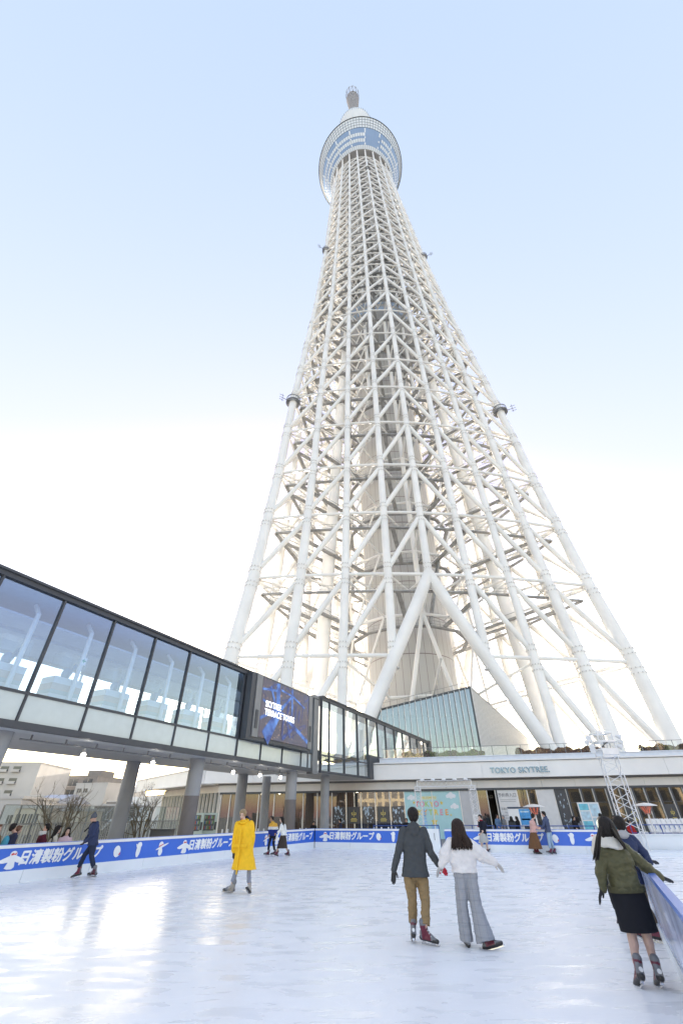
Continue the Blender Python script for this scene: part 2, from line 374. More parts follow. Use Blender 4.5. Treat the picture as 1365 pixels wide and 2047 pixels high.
# dark service walkways with railings, a polygon inside the columns and one round the core on each level
CATW = mat('galvanised_walkway', (0.30, 0.305, 0.305), 0.6, 0.3, var=0.3, scale=1.0)
for i in range(2, len(LV)):
    mb = MB(); z = LV[i] - 2.6
    for j in range(24):
        a = sec(j, z, 2.2); b_ = sec(j + 1, z, 2.2); mb.beam(a, b_, 0.7, 0.22)
        if z < 140:
            for hh in (0.6, 1.2): mb.beam(a + V3(0, 0, hh), b_ + V3(0, 0, hh), 0.05, 0.05)
            for q in range(4):
                c = a + (b_ - a) * q / 4; mb.beam(c, c + V3(0, 0, 1.2), 0.05, 0.05, (1, 0, 0))
    zc = z - 3.2
    for j in range(0, 24, 2):
        a = inn(j + .5, zc, inr(z) - 1.6); b_ = inn(j + 2.5, zc, inr(z) - 1.6); mb.beam(a, b_, 0.8, 0.26)
        mb.beam(a + V3(0, 0, 1.2), b_ + V3(0, 0, 1.2), 0.06, 0.06); mb.beam(a + V3(0, 0, .6), b_ + V3(0, 0, .6), 0.05, 0.05)
        for q in range(5):
            c = a + (b_ - a) * q / 5; mb.beam(c, c + V3(0, 0, 1.2), 0.05, 0.05, (1, 0, 0))
    for F in range(3):                                           # catwalks running in along the corners, and a stair
        for jj in (8 * F + 0.4, 8 * F + 3.2, 8 * F + 5.4, 8 * F + 7.6):
            a = sec(jj, z, 2.2); b_ = inn(jj, zc, inr(z) - 1.2); mb.beam(a, b_, 0.8, 0.3); mb.beam(a + V3(0, 0, 1.1), b_ + V3(0, 0, 1.1), 0.06, 0.06)
        a = inn(8 * F + 4.4, zc, inr(z) - 0.6); b_ = inn(8 * F + 5.6, zc + (LV[i] - LV[i - 1]), inr(z) - 0.6); mb.beam(a, b_, 0.9, 0.35)
    mb.build('walkway', CATW, tower)
# panelled core shaft
def core_material():
    m = bpy.data.materials.new('core_panels'); m.use_nodes = True; t = m.node_tree; b = t.nodes['Principled BSDF']
    tc = t.nodes.new('ShaderNodeTexCoord'); sx = t.nodes.new('ShaderNodeSeparateXYZ'); t.links.new(tc.outputs['Object'], sx.inputs[0])
    at = t.nodes.new('ShaderNodeMath'); at.operation = 'ARCTAN2'; t.links.new(sx.outputs[1], at.inputs[0]); t.links.new(sx.outputs[0], at.inputs[1])
    def groove(src, freq, width):
        a = t.nodes.new('ShaderNodeMath'); a.operation = 'MULTIPLY'; a.inputs[1].default_value = freq; t.links.new(src, a.inputs[0])
        fr = t.nodes.new('ShaderNodeMath'); fr.operation = 'FRACT'; t.links.new(a.outputs[0], fr.inputs[0])
        lt = t.nodes.new('ShaderNodeMath'); lt.operation = 'LESS_THAN'; lt.inputs[1].default_value = width; t.links.new(fr.outputs[0], lt.inputs[0]); return lt.outputs[0]
    g1 = groove(at.outputs[0], 36 / 6.28318, 0.05); g2 = groove(sx.outputs[2], 1 / 7.2, 0.022)
    mxm = t.nodes.new('ShaderNodeMath'); mxm.operation = 'MAXIMUM'; t.links.new(g1, mxm.inputs[0]); t.links.new(g2, mxm.inputs[1])
    mix = t.nodes.new('ShaderNodeMix'); mix.data_type = 'RGBA'; t.links.new(mxm.outputs[0], mix.inputs[0])
    mix.inputs[6].default_value = (0.46, 0.457, 0.45, 1); mix.inputs[7].default_value = (0.20, 0.16, 0.165, 1)
    t.links.new(mix.outputs[2], b.inputs['Base Color']); b.inputs['Roughness'].default_value = 0.5
    return m
mb = MB(); mb.lathe((TX, TY, 0), [(8.3, -18), (8.3, 128)], 48)
mb.build('core_shaft', core_material(), tower, True)
mb = MB(); mb.lathe((TX, TY, 0), [(8.4, 118), (13.5, 131), (13.5, 143), (9, 144), (8.0, 150), (8.0, 300)], 32)
mb.build('plant_room', mat('plant_room_panel', (0.30, 0.30, 0.30), 0.6, var=0.2, scale=0.3), tower, True)
mb = MB()
for j in range(36):
    a = j * math.pi / 18; d = V3(math.cos(a), math.sin(a), 0); n_ = V3(-d[1], d[0], 0); c = V3(TX, TY, 0)
    for z0_, z1_ in ((134, 136.4), (138, 140.4)): mb.quad(*[c + d * 13.56 + n_ * s * 0.95 + V3(0, 0, zz) for s, zz in ((-1, z0_), (1, z0_), (1, z1_), (-1, z1_))])
mb.build('window', mat('bluish_glazing', (0.25, 0.33, 0.45), 0.1, spec=1.0), tower)
# lift-shaft glazing and service cabinets on the core give the dense dark inside of the upper shaft
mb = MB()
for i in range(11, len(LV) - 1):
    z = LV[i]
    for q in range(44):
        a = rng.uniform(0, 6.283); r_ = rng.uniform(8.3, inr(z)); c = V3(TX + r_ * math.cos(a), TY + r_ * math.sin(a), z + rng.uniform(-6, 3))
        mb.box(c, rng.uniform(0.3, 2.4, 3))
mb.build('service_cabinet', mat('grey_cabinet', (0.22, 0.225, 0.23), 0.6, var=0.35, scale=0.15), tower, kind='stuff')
# little ring balconies and antennas on the outer columns
def ringbal(j, z):
    mb = MB(); c = sec(j, z); r_ = crad(j, z)
    for a in range(24):
        p0, p1 = [c + V3(math.cos(x), math.sin(x), 0) * (r_ + .75) for x in (a * math.pi / 12, (a + 1) * math.pi / 12)]
        q0, q1 = [c + V3(math.cos(x), math.sin(x), 0) * (r_ + .05) for x in (a * math.pi / 12, (a + 1) * math.pi / 12)]
        mb.beam(p0, p1, 0.25, 0.25); mb.beam(p0 + V3(0, 0, 1.2), p1 + V3(0, 0, 1.2), 0.08, 0.35)
        mb.beam(p0, q0, 0.12, 0.3); mb.beam(p0, p0 + V3(0, 0, 1.2), 0.06, 0.06, (1, 0, 0))
    mb.build('ring_balcony', GREYM, tower)
for j, z in ((0, 84), (8, 84), (0, 181), (8, 181), (4, 262)):
    ringbal(j, z)
    mb = MB(); c = sec(j, z); o = nrm(c - V3(TX, TY, z)); p = c + o * 1.7
    mb.beam(c, p + o * 1.2, 0.12, 0.12); mb.beam(p + o * 1.2 - V3(0, 0, 1.2), p + o * 1.2 + V3(0, 0, 1.4), 0.1, 0.1, (1, 0, 0))
    for q in (-0.8, 0, 0.9): mb.beam(p + o * 0.8 + V3(0, 0, q), p + o * 2 + V3(0, 0, q), 0.08, 0.08)
    mb.build('antenna', GREYM, tower)
# observation deck
def deck_pt(a, t):
    z = 297 + 27 * t; r_ = 17.4 + 8.1 * (t ** 0.85); return V3(TX + r_ * math.cos(a), TY + r_ * math.sin(a), z)
ND = 96
BL = [(0, .10, 'w'), (.10, .19, 'b'), (.19, .29, 'w'), (.29, .37, 'b'), (.37, .47, 'w'), (.47, .64, 'b'), (.64, .73, 'w'), (.73, .82, 'w'), (.82, .91, 'w'), (.91, 1.0, 'w')]
deck_w = MB(); deck_b = MB(); deck_l = MB()
for a in range(ND):
    a0, a1 = a * 2 * math.pi / ND + TTH, (a + 1) * 2 * math.pi / ND + TTH; ph = (a * 360 / ND - 270) % 360
    for t0, t1, k in BL:
        kk = k
        if 0 <= ph < 26 and k == 'w' and 0.1 < t0 < .5: kk = 'b'
        (deck_w if kk == 'w' else deck_b).quad(deck_pt(a0, t0), deck_pt(a1, t0), deck_pt(a1, t1), deck_pt(a0, t1))
    c = V3(TX, TY, 0)
    segs = ((0, .10), (.19, .29), (.37, .47), (.64, 1.0)) if not (0 <= ph < 26) else ((0, .1), (.64, 1.0))
    for t0, t1 in segs:
        p, q = deck_pt(a0, t0), deck_pt(a0, t1); o = nrm((p - c) * V3(1, 1, 0)) * 0.06; deck_l.beam(p + o, q + o, 0.22, 0.14, o)
    if a % 6 == 0:
        for t0, t1 in ((.1, .19), (.29, .37), (.47, .64)):
            p, q = deck_pt(a0, t0), deck_pt(a0, t1 - 0.03); o = nrm((p - c) * V3(1, 1, 0)) * 0.06; deck_w.beam(p + o, q + o, 0.7, 0.14, o)
    for t in (.64, .73, .82, .91):
        p, q = deck_pt(a0, t), deck_pt(a1, t); o = nrm((p - c) * V3(1, 1, 0)) * 0.05; deck_l.beam(p + o, q + o, 0.14, 0.14)
dk = deck_w.build('deck_cladding', mat('deck_white_glass', (0.74, 0.78, 0.80), 0.18, spec=0.6, var=0.05, scale=0.2), tower)
deck_b.build('deck_window', mat('deck_blue_glass', (0.20, 0.30, 0.46), 0.12, spec=0.8, var=0.08, scale=0.2), tower)
deck_l.build('mullion', mat('deck_mullion', (0.20, 0.24, 0.28), 0.5), tower, kind='stuff')
mb = MB(); mb.lathe((TX, TY, 0), [(25.5, 323.8), (25.8, 323.9), (25.8, 324.3), (25.5, 324.4)], 96, False); mb.build('deck_rim', DARKM, tower, True)
mb = MB(); mb.lathe((TX, TY, 0), [(25.4, 324.3), (23.5, 328), (21, 333), (14, 337), (8, 337)], 96); mb.build('deck_roof', mat('deck_roof', (0.7, 0.74, 0.78), 0.4), tower, True)
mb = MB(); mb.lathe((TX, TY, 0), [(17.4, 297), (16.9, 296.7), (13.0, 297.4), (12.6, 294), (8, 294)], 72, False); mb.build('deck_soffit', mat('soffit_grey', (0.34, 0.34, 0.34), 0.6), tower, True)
for j in range(24):
    mb = MB(); a = R(-150 + 15 * j) + TTH; mb.tube(sec(j, 284), V3(TX + 16.9 * math.cos(a), TY + 16.9 * math.sin(a), 296.8), 0.42, None, 8); mb.build('strut', STEEL, tower, True)
# gallery and mast above
mb = MB(); mb.lathe((TX, TY, 0), [(8, 336), (7.5, 415)], 32); mb.build('upper_shaft', STEEL, tower, True)
mb = MB(); mb.lathe((TX, TY, 0), [(7.6, 412), (12.6, 420), (12.8, 424), (11.5, 428), (6, 430)], 64); mb.build('upper_gallery', mat('deck_white_glass', (0.8, 0.83, 0.85)), tower, True)
mb = MB()
for j in range(48):
    a = j * math.pi / 24; d = V3(math.cos(a), math.sin(a), 0); mb.beam(V3(TX, TY, 420.5) + d * 12.8, V3(TX, TY, 425) + d * 12.9, 0.18, 0.18, d)
mb.build('gallery_fin', GREYM, tower)
mb = MB(); mb.lathe((TX, TY, 0), [(3.7, 428), (3.7, 495), (4.6, 515), (5.3, 530), (4.0, 534)], 28)
mb.build('mast', mat('mast_grey', (0.30, 0.29, 0.29), 0.6, var=0.35, scale=0.5, stretch=(1, 1, 4)), tower, True)
mb = MB()
for z in np.arange(470, 530, 4.5):
    r_ = np.interp(z, [470, 495, 515, 530], [3.7, 3.7, 4.7, 5.4]) + .15; mb.lathe((TX, TY, 0), [(r_, z), (r_ + .2, z), (r_ + .2, z + .6), (r_, z + .6)], 28, False)
mb.build('mast_band', mat('mast_light', (0.6, 0.6, 0.62), 0.5), tower, True)
mb = MB()
for a in range(12):
    a0, a1 = a * math.pi / 6, (a + 1) * math.pi / 6
    P = [V3(TX + r_ * math.cos(x), TY + r_ * math.sin(x), z) for r_, z, x in ((5.6, 530, a0), (5.6, 530, a1), (6.2, 549, a1), (6.2, 549, a0))]
    for p, q in ((P[0], P[3]), (P[0], P[1]), (P[3], P[2]), (P[0], P[2])): mb.tube(p, q, 0.2, None, 5)
mb.build('mast_cage', GREYM, tower)
mb = MB(); mb.lathe((TX, TY, 0), [(5.65, 530), (6.15, 549)], 24, False); mb.build('cage_screen', glass('cage_glass', (0.9, 0.9, 0.95), 0.05, frost=0.35, frostcol=(.75, .75, .8)), tower, True)
# ================================================================== ENTRANCE BUILDING BEHIND THE RINK
FE = nrm(V3(1, -.19, 0)); FN = V3(-FE[1], FE[0], 0) * -1           # along the front; FN points out of the wall to the rink
def F_(x, d=0.0, z=0.0):                                           # x = world x on the front line, d = metres out from it
    return V3(2.5, 44, 0) + FE * ((x - 2.5) / FE[0]) + FN * d + V3(0, 0, z)
AX = (FE, FN, V3(0, 0, 1))
def fbox(mb, x0, x1, d0, d1, z0, z1):
    a, b = F_(x0, d0, z0), F_(x1, d1, z1); return mb.box((a + b) / 2, ((x1 - x0) / FE[0], abs(d1 - d0), z1 - z0), AX)
PANEL = mat('pale_metal_panel', (0.83, 0.82, 0.80), 0.45, var=0.06, scale=0.6)
STONE = mat('beige_panel', (0.70, 0.67, 0.625), 0.6, var=0.08, scale=0.8)
DGLASS = glass('shop_glass', (0.48, 0.51, 0.51), 0.05)
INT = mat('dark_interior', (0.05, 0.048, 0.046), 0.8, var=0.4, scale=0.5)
hall = thing('entrance_building', 'low wide entrance building with white canopy and glass front under the tower', 'building', (2.5, 44, 0))
CX0, CX1 = -13.3, 40
# canopy fascia in long panels, a lip above it, recessed band below, parapet
mb = MB()
xs = [-13.3, -8.5, -3.2, 2.46] + list(np.arange(7.2, 40, 4.75))
for a, b in zip(xs[:-1], xs[1:]): fbox(mb, a + .012, b - .012, -0.5, 0, 4.16, 5.32)
fbox(mb, CX0, CX1, -.55, -.04, 4.19, 5.3)
mb.build('canopy_fascia', PANEL, hall)
mb = MB(); fbox(mb, CX0 - .1, CX1, -1.2, 0.12, 5.36, 5.47); mb.build('canopy_lip', WHITE, hall)
mb = MB(); fbox(mb, 3.2, CX1, -1.6, -0.55, 5.49, 5.80); fbox(mb, 3.2, CX1, -1.7, -0.45, 5.80, 5.86); mb.build('parapet', mat('parapet_blue_grey', (0.64, 0.68, 0.74), 0.4), hall)
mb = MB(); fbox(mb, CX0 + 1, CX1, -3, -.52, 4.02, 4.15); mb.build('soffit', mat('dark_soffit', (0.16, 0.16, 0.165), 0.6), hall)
mb = MB(); xs2 = list(np.arange(-12, 40, 2.6))
for a, b in zip(xs2[:-1], xs2[1:]): fbox(mb, a + .008, b - .008, -.9, -.62, 3.46, 4.01)
mb.build('recessed_band', STONE, hall)
# roof slab, side canopy running back on the left, interior
mb = MB(); rp = [F_(CX0, -1.7, 5.3), F_(CX1, -1.7, 5.3), V3(60, 120, 5.3), V3(-31.6, 95, 5.3), V3(-31.6, 71.3, 5.3)]; mb.prism(rp, (0, 0, .2)); mb.build('roof', mat('roof_deck', (0.45, 0.45, 0.45), 0.8), hall)
cA = F_(CX0, 0, 0); cB = V3(-31.6, 71.3, 0); cn = nrm(np.cross(cB - cA, V3(0, 0, 1)))
mb = MB(); mb.beam(cA + V3(0, 0, 4.76) + cn * -.26, cB + V3(0, 0, 4.76) + cn * -.26, .5, 1.2); mb.beam(cA + V3(0, 0, 5.42), cB + V3(0, 0, 5.42), 1.2, .1); mb.build('side_fascia', PANEL, hall)
gA = F_(-11.8, -.75, 0); gB = V3(-20.54, 57.54, 0)
mb = MB(); mb.beam(gA + V3(0, 0, 3.75), gB + V3(0, 0, 3.75), .3, .55); mb.beam(gA + V3(0, 0, 4.1) - cn * .8, gB + V3(0, 0, 4.1) - cn * .8, 2.4, .08); mb.build('side_band', STONE, hall)
mb = MB(); mb.beam(gB, gB + nrm(gB - gA) * 14, .4, 7.4); mb.build('side_wall', WHITE, hall)
mb = MB(); nfin = 17
for i in range(nfin + 1):
    p = gA + (gB - gA) * i / nfin; mb.box(p + V3(0, 0, 1.75), (.09, .42, 3.45), (nrm(gB - gA), np.cross(V3(0, 0, 1), nrm(gB - gA)), V3(0, 0, 1)))
mb.each('side_fin', mat('cream_fin', (0.72, 0.70, 0.64), 0.5), hall)
mb = MB(); mb.quad(gA + V3(0, 0, .02), gB + V3(0, 0, .02), gB + V3(0, 0, 3.47), gA + V3(0, 0, 3.47)); mb.build('side_glazing', DGLASS, hall)
gi = V3(-cn[0], -cn[1], 0) if np.dot(cn, V3(0, -1, 0)) > 0 else V3(cn[0], cn[1], 0)
mb = MB(); o_ = V3(2.2, .6, 0); mb.beam(gA + o_ + UP * 1.8 + V3(0, -.3, 0), gB + o_ + UP * 1.8, .2, 3.5); mb.build('sun_block_wall', mat('sun_block_beige', (.30, .27, .22), .8), hall)  # wall added behind the side glazing to block sun shining through
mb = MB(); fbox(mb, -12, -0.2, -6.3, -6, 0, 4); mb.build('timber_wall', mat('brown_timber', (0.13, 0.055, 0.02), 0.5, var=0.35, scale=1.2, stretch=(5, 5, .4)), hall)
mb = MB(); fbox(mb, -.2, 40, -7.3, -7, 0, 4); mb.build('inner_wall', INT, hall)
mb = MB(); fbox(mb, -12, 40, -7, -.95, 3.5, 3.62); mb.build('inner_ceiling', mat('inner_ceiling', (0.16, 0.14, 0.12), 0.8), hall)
mb = MB()
for i in range(14): mb.box(F_(-11 + i * 1.6 + rng.uniform(-.4, .4), rng.uniform(-5.5, -2), 3.46), (.16, .16, .05), AX)
mb.build('downlight', emis('warm_downlight', (1, .82, .55), 5), hall)
# glazing bays: each bay one pane, opaque panels where the photo has them
bays = [-11.7, -10.78, -9.41, -8.02, -6.54, -5.17, -3.83, -2.54, -1.22, .08, 1.37, 2.64, 3.9, 5.15]
for a, b in zip(bays[:-1], bays[1:]):
    m = MB(); m.quad(F_(a, -.8, .03), F_(b, -.8, .03), F_(b, -.8, 3.46), F_(a, -.8, 3.46)); m.build('window', DGLASS, hall)
bays2 = [18.37, 19.44, 20.41, 21.38, 22.39, 23.29, 24.21, 25.14, 26.07, 27.0, 27.95, 28.9, 29.85, 30.8, 31.8, 32.8]
for a, b in zip(bays2[:-1], bays2[1:]):
    m = MB(); m.quad(F_(a, -.8, .03), F_(b, -.8, .03), F_(b, -.8, 3.46), F_(a, -.8, 3.46)); m.build('window', DGLASS, hall)
m = MB(); m.quad(F_(14.5, -.8, .03), F_(16.03, -.8, .03), F_(16.03, -.8, 3.46), F_(14.5, -.8, 3.46)); m.build('window', DGLASS, hall)
mb = MB()
for x in bays + [7.52, 9.83, 14.5, 15.3, 16.03]: fbox(mb, x - .035, x + .035, -.83, -.7, 0, 3.46)
for x in bays2 + [12.8, 17.42]: fbox(mb, x - .05, x - .012, -.83, -.66, 0, 3.46)
mb.each('mullion', mat('cream_mullion', (0.82, 0.79, 0.73), 0.4), hall)
mb = MB()
for x in bays2 + [17.42, 12.8]: fbox(mb, x - .01, x + .12, -.83, -.64, 0, 3.455)
for a, b in zip(bays2[:-1], bays2[1:]): fbox(mb, a + .12, b - .05, -.79, -.74, 2.35, 2.4)
fbox(mb, -12, 40, -.9, -.63, 3.3, 3.462)
mb.build('dark_frame', DARKM, hall)
mb = MB(); fbox(mb, 9.86, 11.2, -.9, -.72, 0, 3.3); mb.build('wall_panel', mat('grey_wall', (0.5, 0.5, 0.51), 0.5), hall)
GPAN = mat('printed_grey_panel', (0.66, 0.66, 0.66), 0.35)
mb = MB(); fbox(mb, 12.92, 14.46, -.9, -.7, 0, 3.3); mb.build('entrance_panel', GPAN, hall)
mb = MB(); fbox(mb, 16.07, 17.4, -.9, -.7, 0, 3.3); mb.build('wall_panel', GPAN, hall)
mb = MB(); fbox(mb, 17.54, 18.36, -.9, -.74, 0.1, 3.3); mb.build('poster_panel', mat('dark_poster', (0.06, 0.065, 0.075), 0.4), hall)
TXT = mat('grey_lettering', (0.22, 0.22, 0.23), 0.6); UP = V3(0, 0, 1)
mb = MB(); letters(mb, '予約券入口', .30, F_(13.68, -.69, 2.92), FE, UP, .004)
letters(mb, '正面エントランス', .17, F_(13.68, -.69, 1.98), FE, UP, .002); letters(mb, 'Main Entrance', .15, F_(13.68, -.69, 1.74), FE, UP)
for z, w_ in ((2.6, .62), (2.48, .6), (1.55, .5), (1.2, .3), (1.36, .55)): fbox(mb, 13.68 - w_, 13.68 + w_, -.695, -.69, z, z + .025)
mb.build('lettering', TXT, hall)
# open dark doorway with a second lettered panel inside
mb = MB(); fbox(mb, 11.25, 11.33, -.85, -.7, 0, 3.4); fbox(mb, 12.05, 12.12, -.85, -.72, 0, 3.4); fbox(mb, 12.72, 12.8, -.85, -.7, 0, 3.4); mb.build('door_frame', mat('steel_frame', (.45, .45, .44), .35, .5), hall)
mb = MB(); mb.quad(F_(11.33, -.8, .03), F_(12.05, -.8, .03), F_(12.05, -.8, 3.4), F_(11.33, -.8, 3.4)); mb.build('door', DGLASS, hall)
mb = MB(); letters(mb, '予約券入口', .26, F_(11.98, -1.5, 2.85), FE, UP, .004); mb.build('lettering', mat('dim_lettering', (.3, .28, .22), .6), hall)
# dark posters in the left bays
def poster(x0, x1, z0, z1, kind, label):
    t = thing('poster', label, 'poster', F_((x0 + x1) / 2, -.7, z0), 'dark posters in the windows')
    m = MB(); fbox(m, x0, x1, -.74, -.72, z0, z1); m.build('sheet', mat('poster_black', (0.06, 0.062, 0.07), 0.4), t)
    m = MB(); cx = (x0 + x1) / 2; w_ = (x1 - x0)
    if kind == 'gold':
        zc = z0 + (z1 - z0) * .58
        m.prism([F_(cx + a * w_, -.715, zc + b_) for a, b_ in ((-.025, -.22), (.025, -.22), (.03, .05), (0, .34), (-.03, .05))], FN * .004)
        for s in (-1, 1): m.prism([F_(cx + s * a * w_, -.715, zc + b_) for a, b_ in ((.03, -.05), (.14, -.12), (.2, .02), (.17, .1), (.08, .09), (.13, .02), (.1, -.03))], FN * .004)
        for k, wd in enumerate((.2, .26, .24)): fbox(m, cx - wd * w_, cx + wd * w_, -.717, -.714, zc - .36 - .09 * k, zc - .31 - .09 * k)
        m.build('emblem', mat('gold_print', (.55, .45, .12), .4), t)
    else:
        for k in range(26):
            a = rng.uniform(-.42, .42); b_ = rng.uniform(.06, .95) ; r_ = rng.uniform(.01, .05) * (1.6 if b_ > .5 and a < 0 else 1)
            c = F_(cx + a * w_, -.716, z0 + b_ * (z1 - z0)); q = [c + FE * r_ * w_ * math.cos(h_) * rng.uniform(.5, 2.0) + UP * r_ * 2 * math.sin(h_) * rng.uniform(.5, 1.6) for h_ in np.linspace(0, 6.28, 8)[:-1]]; m.prism(q, FN * .003)
        m.build('picture', mat('poster_picture', (.45, .55, .65), .5, var=.5, scale=6), t)
for i, (a, b) in enumerate(zip(bays[8:-1], bays[9:])):
    poster(a + .1, b - .1, 1.05, 2.25, 'pic' if i % 2 == 0 else 'gold', ['speckled blue and black poster just right of the round concrete pillar', 'black poster with gold emblem between two speckled posters, left one of the pair', 'speckled poster midway between the two gold emblem posters', 'black poster with gold emblem, nearer the pastel mural', 'speckled poster beside the pastel cloud mural'][i])
poster(22.5, 23.2, .9, 2.2, 'gold', 'gold emblem poster in the window half hidden by the floodlight tower')
poster(25.3, 26.0, .9, 2.2, 'gold', 'gold emblem poster in the window right of the floodlight tower')
poster(17.6, 18.3, .5, 3.2, 'pic', 'tall narrow speckled poster right of the grey panel')
# pastel mural on two bays
mu = thing('mural_panel', 'pale turquoise mural with clouds, stars and multicoloured lettering', 'mural', F_(7.5, -.8, 0))
mb = MB(); fbox(mb, 5.19, 9.79, -.9, -.76, 0, 3.3); mb.build('sheet', mat('mural_turquoise', (.42, .66, .68), .5, var=.05), mu)
cm = MB()
def cloud(x, z, s):
    for k, (a, b_, r_) in enumerate(((-.24, -.03, .12), (0, .06, .17), (.22, -.02, .13), (0, -.06, .14), (-.13, .05, .1))):
        cm.prism([F_(x + s * (a + r_ * math.cos(t)), -.757 + .0012 * k, z + s * (b_ + r_ * math.sin(t))) for t in np.linspace(0, 6.283, 15)[:-1]], FN * .003)
cloud(5.75, 2.85, 1); cloud(9.1, 2.95, 1.15); cloud(9.3, 2.2, 1.0)
cm.build('cloud', mat('mural_white', (.78, .80, .82), .6), mu)
pal = {'r': (.72, .22, .24), 'p': (.70, .33, .42), 'y': (.75, .58, .12), 'g': (.45, .62, .22), 'o': (.78, .38, .12), 'b': (.3, .5, .75)}
def mletters(word, x, z, size, cols, step):
    for ch, c in zip(word, cols):
        m = MB(); letters(m, ch, size, F_(x, -.757, z), FE, UP, .022); m.build('letter', mat('mural_' + c, pal[c], .6), mu); x += step
mletters('TOKYO', 6.22, 2.36, .55, 'rpgyp', .40); mletters('SKYTREE', 5.95, 1.78, .55, 'pyogypo', .44)
m = MB(); letters(m, 'WELCOME TO', .2, F_(7.2, -.755, 2.82), FE, UP, .006); m.build('letter', mat('mural_y', pal['y'], .6), mu)
m = MB(); fbox(m, 6.5, 7.9, -.76, -.758, 2.68, 2.96); m.build('ribbon', mat('mural_pale', (.62, .72, .55), .6), mu)
m = MB()
for x, z, s in ((5.95, 2.5, .14), (8.25, 2.45, .17), (7.5, 1.15, .3), (8.9, 1.6, .1), (6.2, .8, .2)):
    m.prism([F_(x + s * (1 if k % 2 == 0 else .45) * math.sin(k * math.pi / 5), -.757, z + s * (1 if k % 2 == 0 else .45) * math.cos(k * math.pi / 5)) for k in range(10)], FN * .004)
m.build('star', mat('mural_y', pal['y'], .6), mu)
m = MB()
for q in range(8): m.prism([F_(6.75 + a, -.757, b_) for a, b_ in ((-.22 + q * .022, .5 + .2 * q), (.22 - q * .022, .5 + .2 * q), (.2 - q * .022, .64 + .2 * q), (-.2 + q * .022, .64 + .2 * q))], FN * .004)
for q in range(5): m.prism([F_(5.3 + q * .95 + a, -.7575, b_) for a, b_ in ((0, .05), (.6, .05), (.6, .5 + .25 * (q % 3)), (0, .5 + .25 * (q % 3)))], FN * .003)
m.build('skyline_print', mat('mural_b', pal['b'], .6, var=.3, scale=4), mu)
# letters on the canopy
m = MB(); letters(m, 'TOKYO SKYTREE.', .58, F_(15.0, .05, 4.66), FE, UP, .010, .05, space=1.06, sx=1.0)
so = m.build('building_sign', [mat('sign_letter_blue', (.24, .36, .46), .25, .3, var=.1)]); tag(so, 'raised pale blue metal letters reading TOKYO SKYTREE on the white canopy', 'sign')
# glass railing on the roof edge
t = thing('roof_railing', 'thin glass railing with steel posts along the roof edge above the canopy', 'railing', F_(3.5, -1.3, 5.86))
m = MB(); fbox(m, 3.4, 39, -1.32, -1.28, 6.66, 6.70); m.build('handrail', GREYM, t)
for x in np.arange(3.5, 39, 1.22):
    m = MB(); fbox(m, x - .018, x + .018, -1.33, -1.27, 5.862, 6.66); m.build('post', GREYM, t)
m = MB(); m.quad(F_(3.5, -1.3, 5.9), F_(39, -1.3, 5.9), F_(39, -1.3, 6.62), F_(3.5, -1.3, 6.62)); m.build('glass_panel', glass('rail_glass', (.95, .97, .97), .02), t)
# clipped hedges behind the railing
def hedge(x0, x1, cols, label, seed):
    r2 = np.random.default_rng(seed); t = MB(); n = int((x1 - x0) * 900)
    for i in range(n):
        x = r2.uniform(x0, x1); k = math.sin(x * 3.1 + seed) * .12 + math.sin(x * 7.7) * .06
        a = r2.uniform(0, 6.28); rr = r2.uniform(.75, 1) ** .5
        c = F_(x, -2.1 + .45 * rr * math.cos(a), 6.0 + (.36 + k) * max(-.3, rr * math.sin(a)))
        s = r2.uniform(.05, .1); u_ = nrm(r2.normal(size=3)); v_ = nrm(np.cross(u_, r2.normal(size=3)))
        t.cur = int(r2.random() * .99 * len(cols)) if r2.random() < .35 else min(len(cols) - 1, int((math.sin(x * 1.3 + seed) * .5 + .5) * len(cols)))
        t.quad(c - u_ * s - v_ * s * .6, c + u_ * s - v_ * s * .6, c + u_ * s + v_ * s * .6, c - u_ * s + v_ * s * .6)
    return tag(t.build('hedge', cols), label, 'hedge', 'low hedges on the roof edge')
HG = mat('hedge_green', (.15, .18, .05), .7, var=.3); HR = mat('hedge_maroon', (.12, .05, .038), .7, var=.3); HD = mat('hedge_dark', (.09, .045, .032), .8, var=.3)
hedge(5.2, 12.6, [HG, HR, HD, HG], 'mixed green and maroon hedge in front of the glass atrium', 3)
hedge(15.4, 22.6, [HR, HD, HR], 'maroon hedge in front of the raking tower legs', 4)
hedge(25.6, 36, [HR, HG, HD], 'low brown green hedge right of the floodlight tower', 5)

# ================================================================== GLASS ATRIUM ON THE ROOF
at_ = thing('glass_atrium', 'glass atrium with fins and sloping roof edge at the foot of the core', 'atrium', (12, 66, 5.5))
A0, A1, A2 = V3(3.0, 66.3, 0), V3(19.05, 66, 0), V3(31.1, 80, 0); zA0, zA1, zA2 = 13.55, 17.0, 12.0
ATG = glass('atrium_glass', (.30, .38, .46), .13, rc=(.85, .93, 1))
nfr = 19; fins = MB()
for i in range(nfr):
    p, q = A0 + (A1 - A0) * i / nfr, A0 + (A1 - A0) * (i + 1) / nfr; zp, zq = zA0 + (zA1 - zA0) * i / nfr, zA0 + (zA1 - zA0) * (i + 1) / nfr
    m = MB(); m.quad(p + UP * 5.5, q + UP * 5.5, q + UP * zq, p + UP * zp); m.build('pane', ATG, at_)
    m = MB(); m.box(p + UP * (5.5 + zp) / 2 - V3(0, .18, 0), (.07, .36, zp - 5.5)); m.build('fin', mat('atrium_fin', (.55, .55, .56), .35, .4), at_)
m = MB(); m.box(A1 + UP * 11.25, (.22, .3, 11.5)); m.beam(A0 + UP * zA0, A1 + UP * (zA1 + .02), .5, .22); m.beam(A1 + UP * zA1, A2 + UP * zA2, .4, .2); m.build('edge_frame', DARKM, at_)
ns_ = 46
m = MB()
